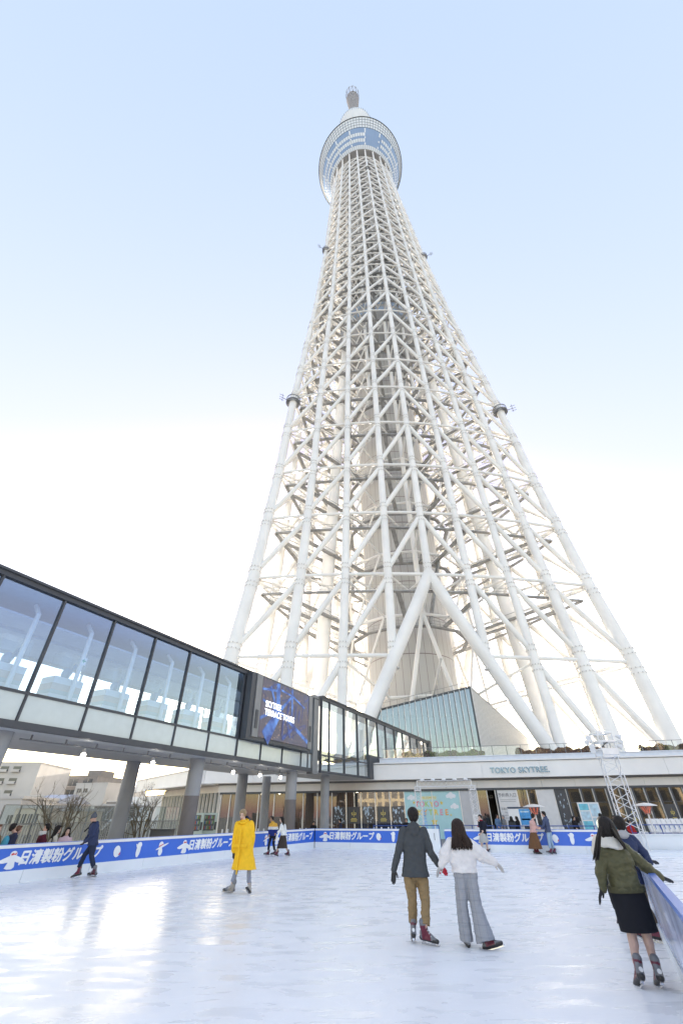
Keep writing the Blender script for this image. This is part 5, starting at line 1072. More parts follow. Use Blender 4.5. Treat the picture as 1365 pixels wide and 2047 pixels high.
# --- dark coat near the gate
Y0 = 29.3
J = JP(Y0, head=(958.5, 1634), neck=(961, 1640), sl=(957, 1644), sr=(968, 1643.5), el=(957, 1652, -.15), wl=(956, 1643, -.25), hl=(956, 1638.5, -.2), er=(972, 1654), wr=(966, 1660, -.15), hr=(964, 1663, -.15), pl=(962, 1667), pr=(969.5, 1667), kl=(962, 1682), kr=(971.5, 1682), al=(962.5, 1697), ar=(974.5, 1698))
tp, PJ, _ = person('person in black coat and pale pleated skirt with a hand to the mouth', dict(J=J, face=V3(-.7, -.7, 0), chest=V3(-.6, -.8, 0), hair='short', skin=SKINP, top=dict(name='coat', mat=cloth('black_coat', (.016, .018, .03)), hem=YP(966, 1672, Y0), hw=.2, arm=.06), low=dict(kind='skirt', mat=cloth('pale_grey_skirt', (.42, .42, .41)), hem=YP(966.5, 1684, Y0), w=.25, d=.22, fold=.07), skates={'l': (gpt(962.5, 1703), (-.5, -1)), 'r': (gpt(975.5, 1704), (.1, -1))}))
m = MB(); c = PJ['neck']; m.path([c + V3(.075 * math.cos(a), .075 * math.sin(a), 0) for a in np.linspace(0, 6.2832, 11)], .03, 7); m.build('scarf', cloth('crimson_scarf', (.25, .015, .03)), tp, True)
# --- couple leaning on the far boards
Y0 = 27.75
J = JP(Y0, head=(1065.5, 1632), neck=(1064, 1638.5), sl=(1060, 1643, -.12), sr=(1066, 1642.5, .12), el=(1066, 1651, -.15), wl=(1074, 1656, -.1), hl=(1079, 1656.5, -.1), er=(1070, 1651, .12), wr=(1076, 1655, .1), hr=(1080, 1656, .1), pl=(1062.5, 1665), pr=(1068.5, 1665), kl=(1067, 1681), kr=(1073, 1681), al=(1070.5, 1698), ar=(1075, 1698.5))
tp, PJ, _ = person('person in pink jacket and long brown skirt facing a partner at the boards', dict(J=J, face=V3(1, .1, 0), chest=V3(1, .1, 0), hair='short', skin=SKINP, hairc=HAIRB, top=dict(mat=cloth('pink_boucle', (.62, .38, .34), .95, bump=.6), hem=YP(1066, 1664, Y0), hw=.21, hd=.2, arm=.068), low=dict(kind='skirt', mat=cloth('tan_brown_skirt', (.15, .075, .036)), hem=YP(1070, 1696.5, Y0), w=.36, d=.34, fold=.03), skates={'l': (gpt(1071, 1707.5), (1, -.2)), 'r': (gpt(1076, 1707.5), (1, -.2))}))
J = JP(Y0, head=(1085.5, 1627.5), neck=(1088, 1633.5), sl=(1086, 1638.5, -.13), sr=(1093.5, 1638, .13), el=(1086, 1649, -.15), wl=(1081, 1655, -.1), hl=(1077, 1656, -.1), er=(1090, 1649, .13), wr=(1083, 1655, .1), hr=(1079, 1656, .1), pl=(1095, 1665, -.06), pr=(1098.5, 1665, .06), kl=(1096.5, 1681, -.1), kr=(1101, 1681, .06), al=(1099.5, 1698, -.1), ar=(1106.5, 1698, .08))
person('person in slate blue hoodie and pale jeans facing the pink jacket', dict(J=J, face=V3(-1, .1, 0), chest=V3(-1, .1, 0), hair='short', top=dict(name='hoodie', mat=cloth('slate_blue', (.07, .09, .16)), hem=YP(1095, 1664, Y0), hw=.2, hd=.19, arm=.065, hood=True), low=dict(kind='t', mat=cloth('pale_denim', (.33, .44, .56)), r=(.095, .07, .066)), skates={'l': (gpt(1098.5, 1708), (-1, -.1)), 'r': (gpt(1106, 1707.5), (-1, 0))}))

# --- bystanders beyond the boards
def stander(label, px, py, Y, face, topc, lowc=(.03, .03, .035), H=None, hair='short', hairc=None, seated=False, coat=.0, lean=0.0, scarf=None, hl=.25):
    h = YP(px, py, Y); x, z = h[0], h[2]; f = nrm(V3(*face)); s_ = nrm(np.cross(f, UP)); k = (z / 1.58) if not seated else 1.0
    base = V3(x, Y, 0); q = lambda a, b_, c: base + s_ * b_ + f * a + UP * c
    if not seated:
        J = dict(head=q(0, 0, 1.58 * k), neck=q(-.03, 0, 1.44 * k), sl=q(-.03, -.17, 1.37 * k), sr=q(-.03, .17, 1.37 * k), el=q(-.02, -.22, 1.1 * k), wl=q(.1, -.2, .88 * k), hl=q(.15, -.19, .78 * k), er=q(-.02, .22, 1.1 * k), wr=q(.14, .17, .95 * k), hr=q(.22, .15, .88 * k), pl=q(-.02, -.09, .88 * k), pr=q(-.02, .09, .88 * k), kl=q(0, -.1, .48 * k), kr=q(.02, .1, .48 * k), al=q(-.03, -.1, .09), ar=q(0, .11, .09))
        hem = q(-.02, 0, (.78 - coat) * k); hw = .2 + coat * .2
    else:
        o = z - 1.22; q2 = lambda a, b_, c: q(a + lean * max(0, (c - .5)), b_, c + o)
        J = dict(head=h, neck=q2(-.03, 0, 1.07), sl=q2(-.04, -.17, 1.0), sr=q2(-.04, .17, 1.0), el=q2(.02, -.22, .74), wl=q2(.2, -.15, .62), hl=q2(.29, -.12, .6), er=q2(.02, .22, .74), wr=q2(.2, .15, .62), hr=q2(.29, .12, .6), pl=q(-.1, -.09, .5 + o), pr=q(-.1, .09, .5 + o), kl=q(.3, -.1, .5), kr=q(.3, .1, .5), al=q(.3, -.1, .1), ar=q(.3, .1, .1)); hem = q(-.1, 0, .44 + o); hw = .21
    hx = ''.join('%02x' % int(255 * c) for c in topc); hy = ''.join('%02x' % int(255 * c) for c in lowc)
    t, P_, fr = person(label, dict(J=J, face=f, chest=f, hair=hair, hlen=hl, hairc=hairc or HAIRK, skin=SKINP if hair == 'long' else SKIN, top=dict(mat=cloth('cloth_' + hx, topc), hem=hem, hw=hw, arm=.062), low=dict(kind='t', mat=cloth('cloth_' + hy, lowc), r=(.088, .064, .058))))
    if scarf:
        m = MB(); c = P_['neck']
        for e in range(2): m.path([c + V3(.09 * math.cos(a), .09 * math.sin(a), -.03 + .05 * e) for a in np.linspace(0, 6.2832, 11)], .042, 7)
        m.build('scarf', cloth('scarf_pale', scarf), t, True)
    return t, P_
def ybehind(px, n):                                            # depth at which a sight line crosses n metres behind the left boards
    r = ray(px, 1660); P0 = ICE_A + _n2 * n; return r[1] * np.dot(P0, _n2) / np.dot(r, _n2)
t, PB = stander('seated person with sky blue rucksack behind the left boards', 27, 1655, ybehind(27, .9), V3(.4, .6, 0), (.03, .035, .07), seated=True, lean=.3)
bp = thing('rucksack', 'sky blue rucksack on the back of a seated onlooker at the left', 'rucksack', PB['neck'] - V3(0, 0, .35))
c = (PB['sl'] + PB['sr']) / 2 - UP * .22 - nrm(V3(.4, .6, 0)) * .2; m = MB(); m.ball(c, (.18, .11, .24), (nrm(V3(.6, -.4, 0)), nrm(V3(.4, .6, 0)), UP), 14, 10); remesh(m.build('bag', cloth('cyan_nylon', (.07, .32, .45), .5), bp), .018, 1, .008, 15)
m = MB(); m.ball(c - UP * .08 - nrm(V3(.4, .6, 0)) * .1, (.12, .04, .1), (nrm(V3(.6, -.4, 0)), nrm(V3(.4, .6, 0)), UP)); m.build('pocket', cloth('cyan_dark', (.05, .22, .32), .5), bp)
stander('brown haired onlooker in beige coat behind the rucksack wearer', 38, 1659, ybehind(38, 1.5), V3(.5, .3, 0), (.42, .36, .28), seated=True, hair='long', hairc=HAIRR, hl=.18)
stander('onlooker cut off by the left picture edge with auburn hair', -2, 1657, ybehind(0, 1.1), V3(1, -.3, 0), (.3, .2, .1), seated=True, hair='long', hairc=HAIRR)
stander('onlooker in maroon coat with a thick white scarf behind the left boards', 94, 1655, ybehind(94, 1.0), V3(-.6, -.8, 0), (.09, .015, .03), seated=True, scarf=(.62, .62, .6), lean=.2)
stander('long haired onlooker in cream coat between maroon and pink coats', 117, 1658, ybehind(117, 1.1), V3(.7, .5, 0), (.6, .56, .46), seated=True, hair='long', hl=.4)
stander('onlooker in pale pink coat facing the rink beside the bare tree', 136, 1662, ybehind(136, 1.1), V3(.5, -.8, 0), (.62, .46, .5), seated=True, hair='long')
stander('dark haired man passing the posters in a dark blue jacket', 680, 1641, 37, V3(-1, 0, 0), (.03, .035, .055))
stander('person in black standing by the timber hall window', 627, 1646, 40, V3(.2, -1, 0), (.015, .015, .018))
stander('person in black half hidden behind the grey jacketed skater', 812, 1640, 36.5, V3(-.3, -1, 0), (.015, .015, .018))
stander('person in blue denim jacket at the dark entrance doorway', 993, 1632, 39.2, V3(.4, -1, 0), (.12, .2, .33), (.1, .17, .3))
stander('older person in long grey coat reading by the entrance panel', 1005, 1633, 38.9, V3(-1, -.2, 0), (.23, .23, .235), coat=.25, hairc=mat('grey_hair', (.3, .3, .3), .6))
stander('person in charcoal coat seen from behind at the entrance board', 1021, 1636, 38.3, V3(.2, 1, 0), (.05, .055, .06), hair='long', coat=.2, hl=.15)
stander('person in black coat beside the blue notice board', 1031.5, 1636, 38.5, V3(-.6, .8, 0), (.015, .016, .02), hair='long', coat=.2)
stander('person in black by the tall speckled poster', 1146, 1636, 37.4, V3(.4, -1, 0), (.015, .015, .018), hair='long')
stander('person in pale grey coat by the tall speckled poster', 1153.5, 1637, 37.6, V3(.6, .6, 0), (.3, .31, .32), hair='long', hl=.3)
stander('black haired onlooker behind the cream furry coat', 1199, 1631, 31, V3(.3, 1, 0), (.02, .02, .024), hair='long')
stander('onlooker in teal jacket and dark cap near the floodlight tower', 1227, 1635, 31.5, V3(-1, -.2, 0), (.05, .2, .26))
stander('onlooker in red and black jacket behind the floodlight tower', 1257, 1645, 30.8, V3(.2, -1, 0), (.42, .03, .03))
# ================================================================== THINGS ROUND THE RINK
TRU = mat('truss_aluminium', (.72, .73, .75), .32, .25, var=.06)
def truss(mb, a, b, w_, step, up=(0, 0, 1), rc=.025, rb=.014):
    a, b = V3(*a), V3(*b); d = nrm(b - a); x = nrm(np.cross(d, V3(*up))); y = np.cross(x, d); L = np.linalg.norm(b - a); n = max(1, int(round(L / step)))
    cs = [x * i * w_ / 2 + y * j * w_ / 2 for i, j in ((-1, -1), (1, -1), (1, 1), (-1, 1))]
    for c in cs: mb.tube(a + c, b + c, rc, None, 7)
    for k in range(n):
        p, q = a + d * L * k / n, a + d * L * (k + 1) / n; m_ = (p + q) / 2
        for i in range(4): c0, c1 = cs[i], cs[(i + 1) % 4]; mb.tube(p + c0, m_ + c1, rb, None, 5, False); mb.tube(m_ + c1, q + c0, rb, None, 5, False)
    for e in (a, b):
        for i in range(4): mb.tube(e + cs[i], e + cs[(i + 1) % 4], rc, None, 6)
# floodlight tower on the white step at the right
stp = MB(); s0 = V3(12.4, 26.5, 0); s1 = V3(26, 23.2, 0); sd_ = nrm(s1 - s0); sn_ = V3(-sd_[1], sd_[0], 0)
stp.box((s0 + s1) / 2 + sn_ * .9 + UP * .07, (14, 1.8, .14), (sd_, sn_, UP)); stp.build('rink_step', KICK, None); bpy.data.objects['rink_step']['kind'] = 'structure'
wl = MB(); wl.box((s0 + s1) / 2 + sn_ * 2.0 + UP * .36, (14, .2, .72), (sd_, sn_, UP)); wl.box((s0 + s1) / 2 + sn_ * 2.0 + UP * .75, (14, .3, .05), (sd_, sn_, UP))
tag(wl.build('low_wall', KICK), 'long low white wall behind the floodlight tower', 'wall')
fb = V3(14.95, 27.2, .14); ft = thing('floodlight_tower', 'white lattice truss tower carrying floodlights beside the right boards', 'light tower', fb)
m = MB(); truss(m, fb, fb + UP * 4.1, .82, .85, (.3, 1, 0), .032, .015); m.build('truss_mast', TRU, ft)
m = MB()
for z in (4.1, 4.45, 4.85, 5.3):
    for i, j in ((-1, -1), (1, -1), (1, 1), (-1, 1)):
        m.beam(fb + V3(i * .44, j * .44, z), fb + V3(-j * .44, i * .44, z), .07, .09)
for i, j in ((-1, -1), (1, -1), (1, 1), (-1, 1)): m.tube(fb + V3(i * .42, j * .42, 4.1), fb + V3(i * .42, j * .42, 5.3), .035, None, 7)
m.box(fb + V3(0, -.46, 4.3), (.9, .05, .22)); m.build('head_frame', TRU, ft)
for k, (dx, dz) in enumerate(((-.85, 5.05), (-.95, 4.85), (-.8, 4.62), (-.75, 4.45), (.85, 5.1), (.9, 4.82), (.7, 4.6))):
    m = MB(); c = fb + V3(dx, -.25 + .1 * (k % 2), dz); sg = math.copysign(1, dx); m.beam(fb + V3(sg * .42, 0, dz), c, .04, .04); ax = nrm(V3(sg * .7, -.6, -.35)); m.path([c - ax * .14, c + ax * .02, c + ax * .15], [.06, .11, .15], 12); m.build('floodlight', WHITE, ft)
m = MB()
for k in range(5): m.path([fb + V3(-.3 + .12 * k, .1, 5.2), fb + V3(-.1 + .1 * k, -.2, 4.9), fb + V3(.1 - .1 * k, .2, 4.5)], .012, 5)
m.build('cable', BLACK, ft)
# square truss portal over the gate
pt = thing('truss_portal', 'white truss portal frame standing over the rink gate opening', 'truss gate', (7.2, 35.6, 0)); pe = nrm(V3(1, -.19, 0)); pa, pb = V3(5.3, 35.9, 0), V3(9.05, 35.2, 0)
for p in (pa, pb): m = MB(); truss(m, p, p + UP * 3.3, .4, .5, (0, 1, 0), .02, .009); m.box(p + UP * 3.08, (.36, .36, .07)); m.box(p + UP * .03, (.7, .7, .05)); m.build('leg', WHITE, pt)
m = MB(); truss(m, pa + UP * 3.46, pb + UP * 3.46, .36, .6, (0, 0, 1), .02, .009); m.build('cross_beam', WHITE, pt)
for k in range(5): m = MB(); c = pa + (pb - pa) * (.1 + .2 * k) + V3(0, -.1, 3.7); m.ball(c, (.16, .1, .07), None, 10, 6); m.beam(c - UP * .1, c, .05, .05, (1, 0, 0)); m.build('lamp', WHITE, pt)
m = MB(); c = pb + V3(0, -.22, 1.25); m.box(c, (.55, .02, .8), (pe, V3(-pe[1], pe[0], 0), UP)); m.cur = 1; m.prism([c + V3(0, -.014, -.22) + pe * a + UP * b for a, b in ((-.16, 0), (-.06, .07), (-.06, .03), (.16, .03), (.16, -.03), (-.06, -.03), (-.06, -.07))], (0, -.004, 0)); m.cur = 2
for k in range(3): m.box(c + V3(0, -.013, .26 - .1 * k), (.34 - .06 * k, .004, .03), (pe, V3(-pe[1], pe[0], 0), UP))
tag(m.build('direction_sign', [WHITE, mat('sign_red', (.55, .03, .04), .5), TXT]), 'small white sign with a red arrow hung on the truss portal leg', 'sign')
# patio heaters
HOT = emis('heater_glow', (.9, .2, .09), .07)
def heater(p, lab):
    t = thing('patio_heater', lab, 'heater', p, 'mushroom patio heaters')
    m = MB(); m.lathe(p, [(.24, 0), (.24, .5), (.05, .56), (.045, 1.65)], 16); m.build('stand', WHITE, t, True)
    m = MB(); m.lathe(p, [(.14, 1.6), (.17, 1.66), (.36, 1.98), (.36, 2.0)], 20, False); m.build('burner', glass('heater_mesh', (.8, .75, .72), .05, frost=.3, frostcol=(.5, .3, .25)), t, True)
    for k in range(6): m = MB(); a = k * 1.047; m.tube(p + V3(.10 * math.cos(a), .10 * math.sin(a), 1.66), p + V3(.25 * math.cos(a + .3), .25 * math.sin(a + .3), 1.97), .022, None, 6); m.build('element', HOT, t)
    m = MB(); m.lathe(p, [(.62, 2.0), (.60, 2.03), (.30, 2.12), (.05, 2.15)], 24); m.build('hood', mat('heater_steel', (.72, .70, .66), .3, .3), t, True)
h = YP(1072, 1640, 31); heater(V3(h[0], 31, 0), 'glowing patio heater behind the pink and blue couple'); h = YP(1299, 1640, 29.6); heater(V3(h[0], 29.6, 0), 'glowing patio heater behind the floodlight tower')
# blue pipe railing behind the far boards
PIPE = mat('blue_pipe', (.04, .09, .33), .4); rb_ = nrm(ICE_C - ICE_B); rn_ = V3(-rb_[1], rb_[0], 0)
def pipe_rail(a, b, lab, n_):
    t = thing('pipe_railing', lab, 'railing', a, 'blue pipe railings'); L = np.linalg.norm(b - a); d = nrm(b - a)
    m = MB()
    for z in (1.12, .75, .4): m.tube(a + UP * z, b + UP * z, .024, None, 6)
    m.build('rails', PIPE, t)
    for k in range(n_ + 1): m = MB(); p = a + d * L * k / n_; m.tube(p, p + UP * 1.14, .028, None, 6); m.beam(p - rn_ * .25 + UP * .02, p + rn_ * .25 + UP * .02, .06, .04); m.build('post', PIPE, t)
pipe_rail(ICE_B + rb_ * 3.6 + rn_ * 1.2, ICE_B + rb_ * 7.6 + rn_ * 2.0, 'blue pipe railing behind the white gate panel', 3)
pipe_rail(ICE_B + rb_ * 8.2 + rn_ * 3.2, ICE_B + rb_ * 11.0 + rn_ * 1.3, 'blue pipe railing seen through the rink opening', 4)
pipe_rail(ICE_B + rb_ * 11.2 + rn_ * 1.2, ICE_B + rb_ * 17.5 + rn_ * 1.2, 'long blue pipe railing behind the right half of the far boards', 5)
pipe_rail(V3(16.4, 29.9, 0), V3(24, 28.1, 0), 'blue pipe railing behind the white metal chairs', 5)
# white bottle-shaped posts along the building and leaning skating aids
def bollard(p, lab):
    t = MB(); t.lathe(p, [(.17, 0), (.17, .05), (.13, .3), (.10, .62), (.055, .70), (.06, .9), (.03, .95)], 14); return tag(t.build('cone_post', WHITE, None, True), lab, 'bollard', 'white tapered posts before the building')
bl_ = [(446, 36, 'leftmost, behind the yellow coat'), (457, 36.5, 'second from the left near the yellow coat'), (517, 37, 'left of a pillar behind the skating pair'), (528, 37, 'right of a pillar behind the skating pair'), (573, 37, 'just right of the skating pair'), (600, 37, 'near the far corner of the rink'), (612, 37, 'right at the far corner of the rink'), (747, 38, 'below a gold emblem poster'), (762, 38, 'second along below the posters'), (776, 38, 'third along below the posters'), (790, 38, 'fourth along below the posters'), (803, 38, 'nearest the grey jacket'), (1158 - 70 + 12, 35, 'right of the slate blue hoodie'), (1113, 35, 'second right of the slate blue hoodie'), (1124, 35, 'third right of the slate blue hoodie')]
for px, Y, lab in bl_: p = YP(px, 1650, Y); bollard(V3(p[0], Y, 0), 'white tapered post ' + lab)
SB = mat('aid_blue', (.05, .16, .5), .4)
for k, px in enumerate((1303, 1312, 1321.5, 1331, 1341, 1351, 1361, 1372)):
    p = YP(px, 1650, 31.5 - .05 * k); p = V3(p[0], p[1], 0); t = thing('skating_aid', 'white upright skating aid number ' + ['nearest the floodlight tower', 'x', 'x', 'x', 'x', 'x', 'x', 'x'][k] if k == 0 else ['', 'white skating aid second in the row from the floodlight tower', 'white skating aid third in the row from the floodlight tower', 'white skating aid in the middle of the row, fourth from the tower', 'white skating aid fifth in the row, past the middle', 'white skating aid third from the right picture edge', 'white skating aid second from the right picture edge', 'white skating aid cut by the right picture edge'][k], 'skating aid', p, 'row of white skating aids')
    if k == 0: t['label'] = 'white upright skating aid nearest the floodlight tower, first of its row'
    m = MB(); m.loft([[p + V3(a * w_, b * .09 + (z - .3) * .25, z) for a, b in ((-1, -1), (1, -1), (1, 1), (-1, 1))] for w_, z in ((.15, .3), (.15, .9), (.12, 1.3), (.06, 1.38))]); m.build('body', WHITE, t)
    m = MB(); m.box(p + V3(0, -.02, .18), (.26, .5, .2)); m.box(p + V3(0, -.1, .04), (.34, .8, .06)); m.build('runner', BLACK, t)
    m = MB(); m.box(p + V3(.17, .05, .7), (.03, .1, .7)); m.build('side_strip', SB, t)
# white metal chairs and table
def metal_chair(p, a, lab):
    t = thing('metal_chair', lab, 'chair', p, 'white metal chairs'); x = V3(math.cos(a), math.sin(a), 0); y = V3(-x[1], x[0], 0); Q = lambda i, j, k: p + x * i + y * j + UP * k
    for i, j in ((-1, -1), (1, -1)): m = MB(); m.tube(Q(i * .22, j * .22, 0), Q(i * .2, j * .2, .66), .014, None, 6); m.build('leg', TRU, t)
    for i in (-1, 1): m = MB(); m.path([Q(i * .22, .24, 0), Q(i * .2, .2, .45), Q(i * .2, .27, .82)], .014, 6); m.build('leg', TRU, t)
    m = MB()
    for q in range(6): m.beam(Q(-.2, -.2 + .08 * q, .45), Q(.2, -.2 + .08 * q, .45), .05, .012)
    m.build('seat', TRU, t); m = MB()
    for q in range(4): m.beam(Q(-.2, .22 + .012 * q, .56 + .08 * q), Q(.2, .22 + .012 * q, .56 + .08 * q), .012, .05)
    m.build('backrest', TRU, t); m = MB()
    for i in (-1, 1): m.path([Q(i * .2, .25, .68), Q(i * .23, 0, .67), Q(i * .21, -.21, .64)], .014, 6)
    m.build('armrest', TRU, t)
for px, Y, a, lab in ((1302, 29.2, .3, 'white metal armchair nearest the floodlight tower'), (1322, 29.4, 2.0, 'white metal armchair left of the small table'), (1350, 29.0, -1.2, 'white metal armchair right of the small table')): p = YP(px, 1680, Y); metal_chair(V3(p[0], Y, 0), a, lab)
p = YP(1337, 1680, 28.9); p = V3(p[0], 28.9, 0); t = thing('round_table', 'small round white metal table among the metal chairs', 'table', p); m = MB(); m.lathe(p, [(.35, .70), (.35, .72)], 24); m.build('table_top', TRU, t, True); m = MB(); m.lathe(p, [(.22, 0), (.03, .04), (.03, .7)], 14); m.build('pedestal', TRU, t, True)
# notice boards
def board(px0, px1, Y, z0, z1, lab, spec):
    a, b = YP(px0, 1640, Y), YP(px1, 1640, Y); c = (a + b) / 2; w_ = b[0] - a[0]; t = thing('notice_board', lab, 'notice board', (c[0], Y, 0))
    m = MB(); m.box((c[0], Y, (z0 + z1) / 2), (w_, .06, z1 - z0)); m.build('panel', WHITE, t)
    for s in (-1, 1): m = MB(); m.box((c[0] + s * w_ * .44, Y + .05, z0 / 2), (.05, .05, z0)); m.build('leg', GREYM, t)
    for k, (u0, u1, v0, v1, mm, cc) in enumerate(spec): m = MB(); m.box((c[0] + (u0 + u1 - 1) / 2 * w_, Y - .035, z0 + (v0 + v1) / 2 * (z1 - z0)), ((u1 - u0) * w_, .008 + .002 * (k % 3), (v1 - v0) * (z1 - z0))); m.build('print', mat(mm, cc, .5, var=.3, scale=5), t)
CY = ('board_cyan', (.15, .5, .62)); PB_ = ('board_pale', (.45, .62, .72)); DB = ('board_blue', (.07, .3, .62)); DK = ('board_dark', (.05, .07, .11))
board(1162, 1205, 33.5, .75, 2.25, 'white notice board with cyan heading and pale pictures', [(.05, .48, .72, .95, *CY), (.05, .48, .38, .68, *PB_), (.05, .48, .06, .34, *CY), (.54, .95, .5, .95, *PB_), (.54, .95, .06, .45, *PB_)])
board(1018, 1062, 40.2, .9, 2.1, 'dark topped notice board with a bright blue right half at the entrance', [(0, 1, .9, 1, *DK), (.5, 1, .05, .88, *DB), (.56, .94, .7, .78, *PB_), (.56, .94, .5, .58, *PB_), (.56, .94, .3, .38, *PB_)])
# vending machines
def vending(px, Y, lab):
    c = YP(px, 1640, Y); c = V3(c[0], Y, 0); t = thing('vending_machine', lab, 'vending machine', c, 'vending machines by the pillar'); f_ = nrm(V3(.25, -1, 0)); x = V3(-f_[1], f_[0], 0)
    q = lambda a, d, z: c + x * a + f_ * d + UP * z; ax = (x, f_, UP); PG = mat('vending_pale_green', (.52, .62, .58), .4)
    m = MB(); m.box(q(0, 0, .95), (1.05, .75, 1.86), ax); m.build('cabinet', PG, t)
    m = MB(); m.box(q(-.08, .38, 1.25), (.8, .02, 1.0), ax); m.build('window', mat('vending_window', (.12, .14, .15), .15, spec=.8), t)
    for r_ in range(3):
        for k in range(8): m = MB(); m.lathe(q(-.4 + .092 * k, .40, 0), [(.03, .84 + .33 * r_), (.03, 1.0 + .33 * r_), (.015, 1.05 + .33 * r_)], 8); m.build('bottle', mat('bottle_%d' % ((k + r_) % 5), [(.5, .08, .06), (.08, .25, .5), (.55, .5, .35), (.1, .35, .12), (.3, .18, .08)][(k + r_) % 5], .3), t)
    m = MB(); m.box(q(.42, .385, 1.05), (.14, .02, .5), ax); m.box(q(0, .385, .3), (.7, .02, .22), ax); m.build('panel', DARKM, t)
vending(393, 40.5, 'pale green vending machine right beside the banded pillar'); vending(421, 41.6, 'pale green vending machine farther from the banded pillar')
# ------------------------------------------------------------------ glass fence and slatted railing at the edge of the terrace, bare trees
fn = [(-3, 7.6), (95, 8.2), (205, 8.6), (300, 9.0), (372, 8.8)]; FP = []
for px, n in fn: Y = ybehind(px, n); p = YP(px, 1650, Y); FP.append(V3(p[0], p[1], 0))
FGL = glass('fence_glass', (.80, .88, .86), .05); SL = mat('slat_grey', (.36, .36, .35), .5)
for k, (a, b) in enumerate(zip(FP[:-1], FP[1:])):
    t = thing('glass_fence', ['tall glass fence with upright bars at the far left', 'tall glass fence with upright bars behind the grey hatted skater', 'tall glass fence with bars between two pillars by the stairs', 'tall glass fence with bars left of the vending machines'][k], 'fence', a, 'glass fences at the terrace edge'); d = nrm(b - a); L = np.linalg.norm(b - a)
    m = MB(); m.quad(a + UP * .1, b + UP * .1, b + UP * 2.2, a + UP * 2.2); m.build('glass_panel', FGL, t)
    m = MB(); m.beam(a + UP * 2.2, b + UP * 2.2, .03, .03); m.beam(a + UP * 1.45, b + UP * 1.45, .05, .05); m.beam(a + UP * .12, b + UP * .12, .05, .05); m.build('rail', SL, t)
    m = MB(); nn = int(L / .14); o = V3(d[1], -d[0], 0) * .08
    for q in range(nn): p = a + d * L * (q + .5) / nn + o; m.box(p + UP * .78, (.035, .05, 1.34), (d, o * 12.5, UP))
    m.build('bars', SL, t, kind='stuff')
    for q in range(3): m = MB(); p = a + d * L * (q + .02) / 3 - o; m.box(p + UP * 1.1, (.06, .06, 2.2), (d, o * 12.5, UP)); m.build('post', GREYM, t)
BARK = mat('pale_bark', (.16, .14, .10), .9, var=.3, scale=6, bump=.5)
def bare_tree(p, hgt, lab, seed):
    r2 = np.random.default_rng(seed); t = thing('bare_tree', lab, 'tree', p, 'leafless multi stemmed trees'); tr, tw = MB(), MB()
    def grow(a, d, L, r_, lv):
        n = 4; pts = [a]; dd = d
        for i in range(n): dd = nrm(dd + r2.normal(0, .09, 3) + V3(0, 0, .05)); pts.append(pts[-1] + dd * L / n)
        (tr if lv < 2 else tw).path(pts, np.linspace(r_, r_ * .55, n + 1), 6 if lv < 2 else 4, False)
        if lv < 4:
            for q in range(3 if lv else 3):
                i = int(r2.integers(2, n + 1)); e = nrm(dd + r2.normal(0, .42, 3)); grow(pts[i], e, L * r2.uniform(.5, .72), r_ * .52, lv + 1)
    for q in range(6): a = q * 1.05; grow(p + V3(.12 * math.cos(a), .12 * math.sin(a), 0), nrm(V3(.33 * math.cos(a), .33 * math.sin(a), 1)), hgt * .5, .055, 0)
    tr.build('trunk', BARK, t, True); tw.build('crown', BARK, t)
for px, n, hgt, lab, sd2 in ((126, 6.6, 3.1, 'bare multi stemmed tree behind the grey hatted skater', 3), (285, 8.2, 3.3, 'bare tree in front of the white canopy by the pillar', 8)):
    Y = ybehind(px, n); p = YP(px, 1650, Y); bare_tree(V3(p[0], p[1], 0), hgt, lab, sd2)
t = thing('bench', 'long grey bench the onlookers sit on behind the left boards', 'bench', ICE_A + _n2 * 1.1); bc = ICE_A + _u2 * 3 + _n2 * 1.15
m = MB(); m.box(bc + UP * .34, (9, .4, .06), (_u2, _n2, UP)); m.build('seat', GREYM, t)
for q in (-4, 0, 4): m = MB(); m.box(bc + _u2 * q + UP * .16, (.06, .35, .31), (_u2, _n2, UP)); m.build('leg', GREYM, t)
# litter bin and yellow sign by the fence
p = FP[3] + (FP[4] - FP[3]) * .25 + V3(.6, -.9, 0); m = MB(); m.box(p + UP * .5, (1.3, .6, 1.0)); m.box(p + UP * 1.03, (1.4, .7, .06)); tag(m.build('litter_bin', mat('bin_grey', (.10, .11, .12), .4), None), 'dark grey recycling bin by the glass fence left of the banded pillar', 'bin')
p = FP[3] + V3(-.1, -.35, 1.35); m = MB(); m.box(p, (.22, .02, .36)); m.cur = 1; m.box(p + V3(0, -.012, -.06), (.12, .006, .1)); tag(m.build('warning_sign', [mat('sign_yellow', (.75, .5, .05), .5), mat('sign_red', (.55, .03, .04), .5)]), 'small yellow and red warning sign on the glass fence', 'sign')
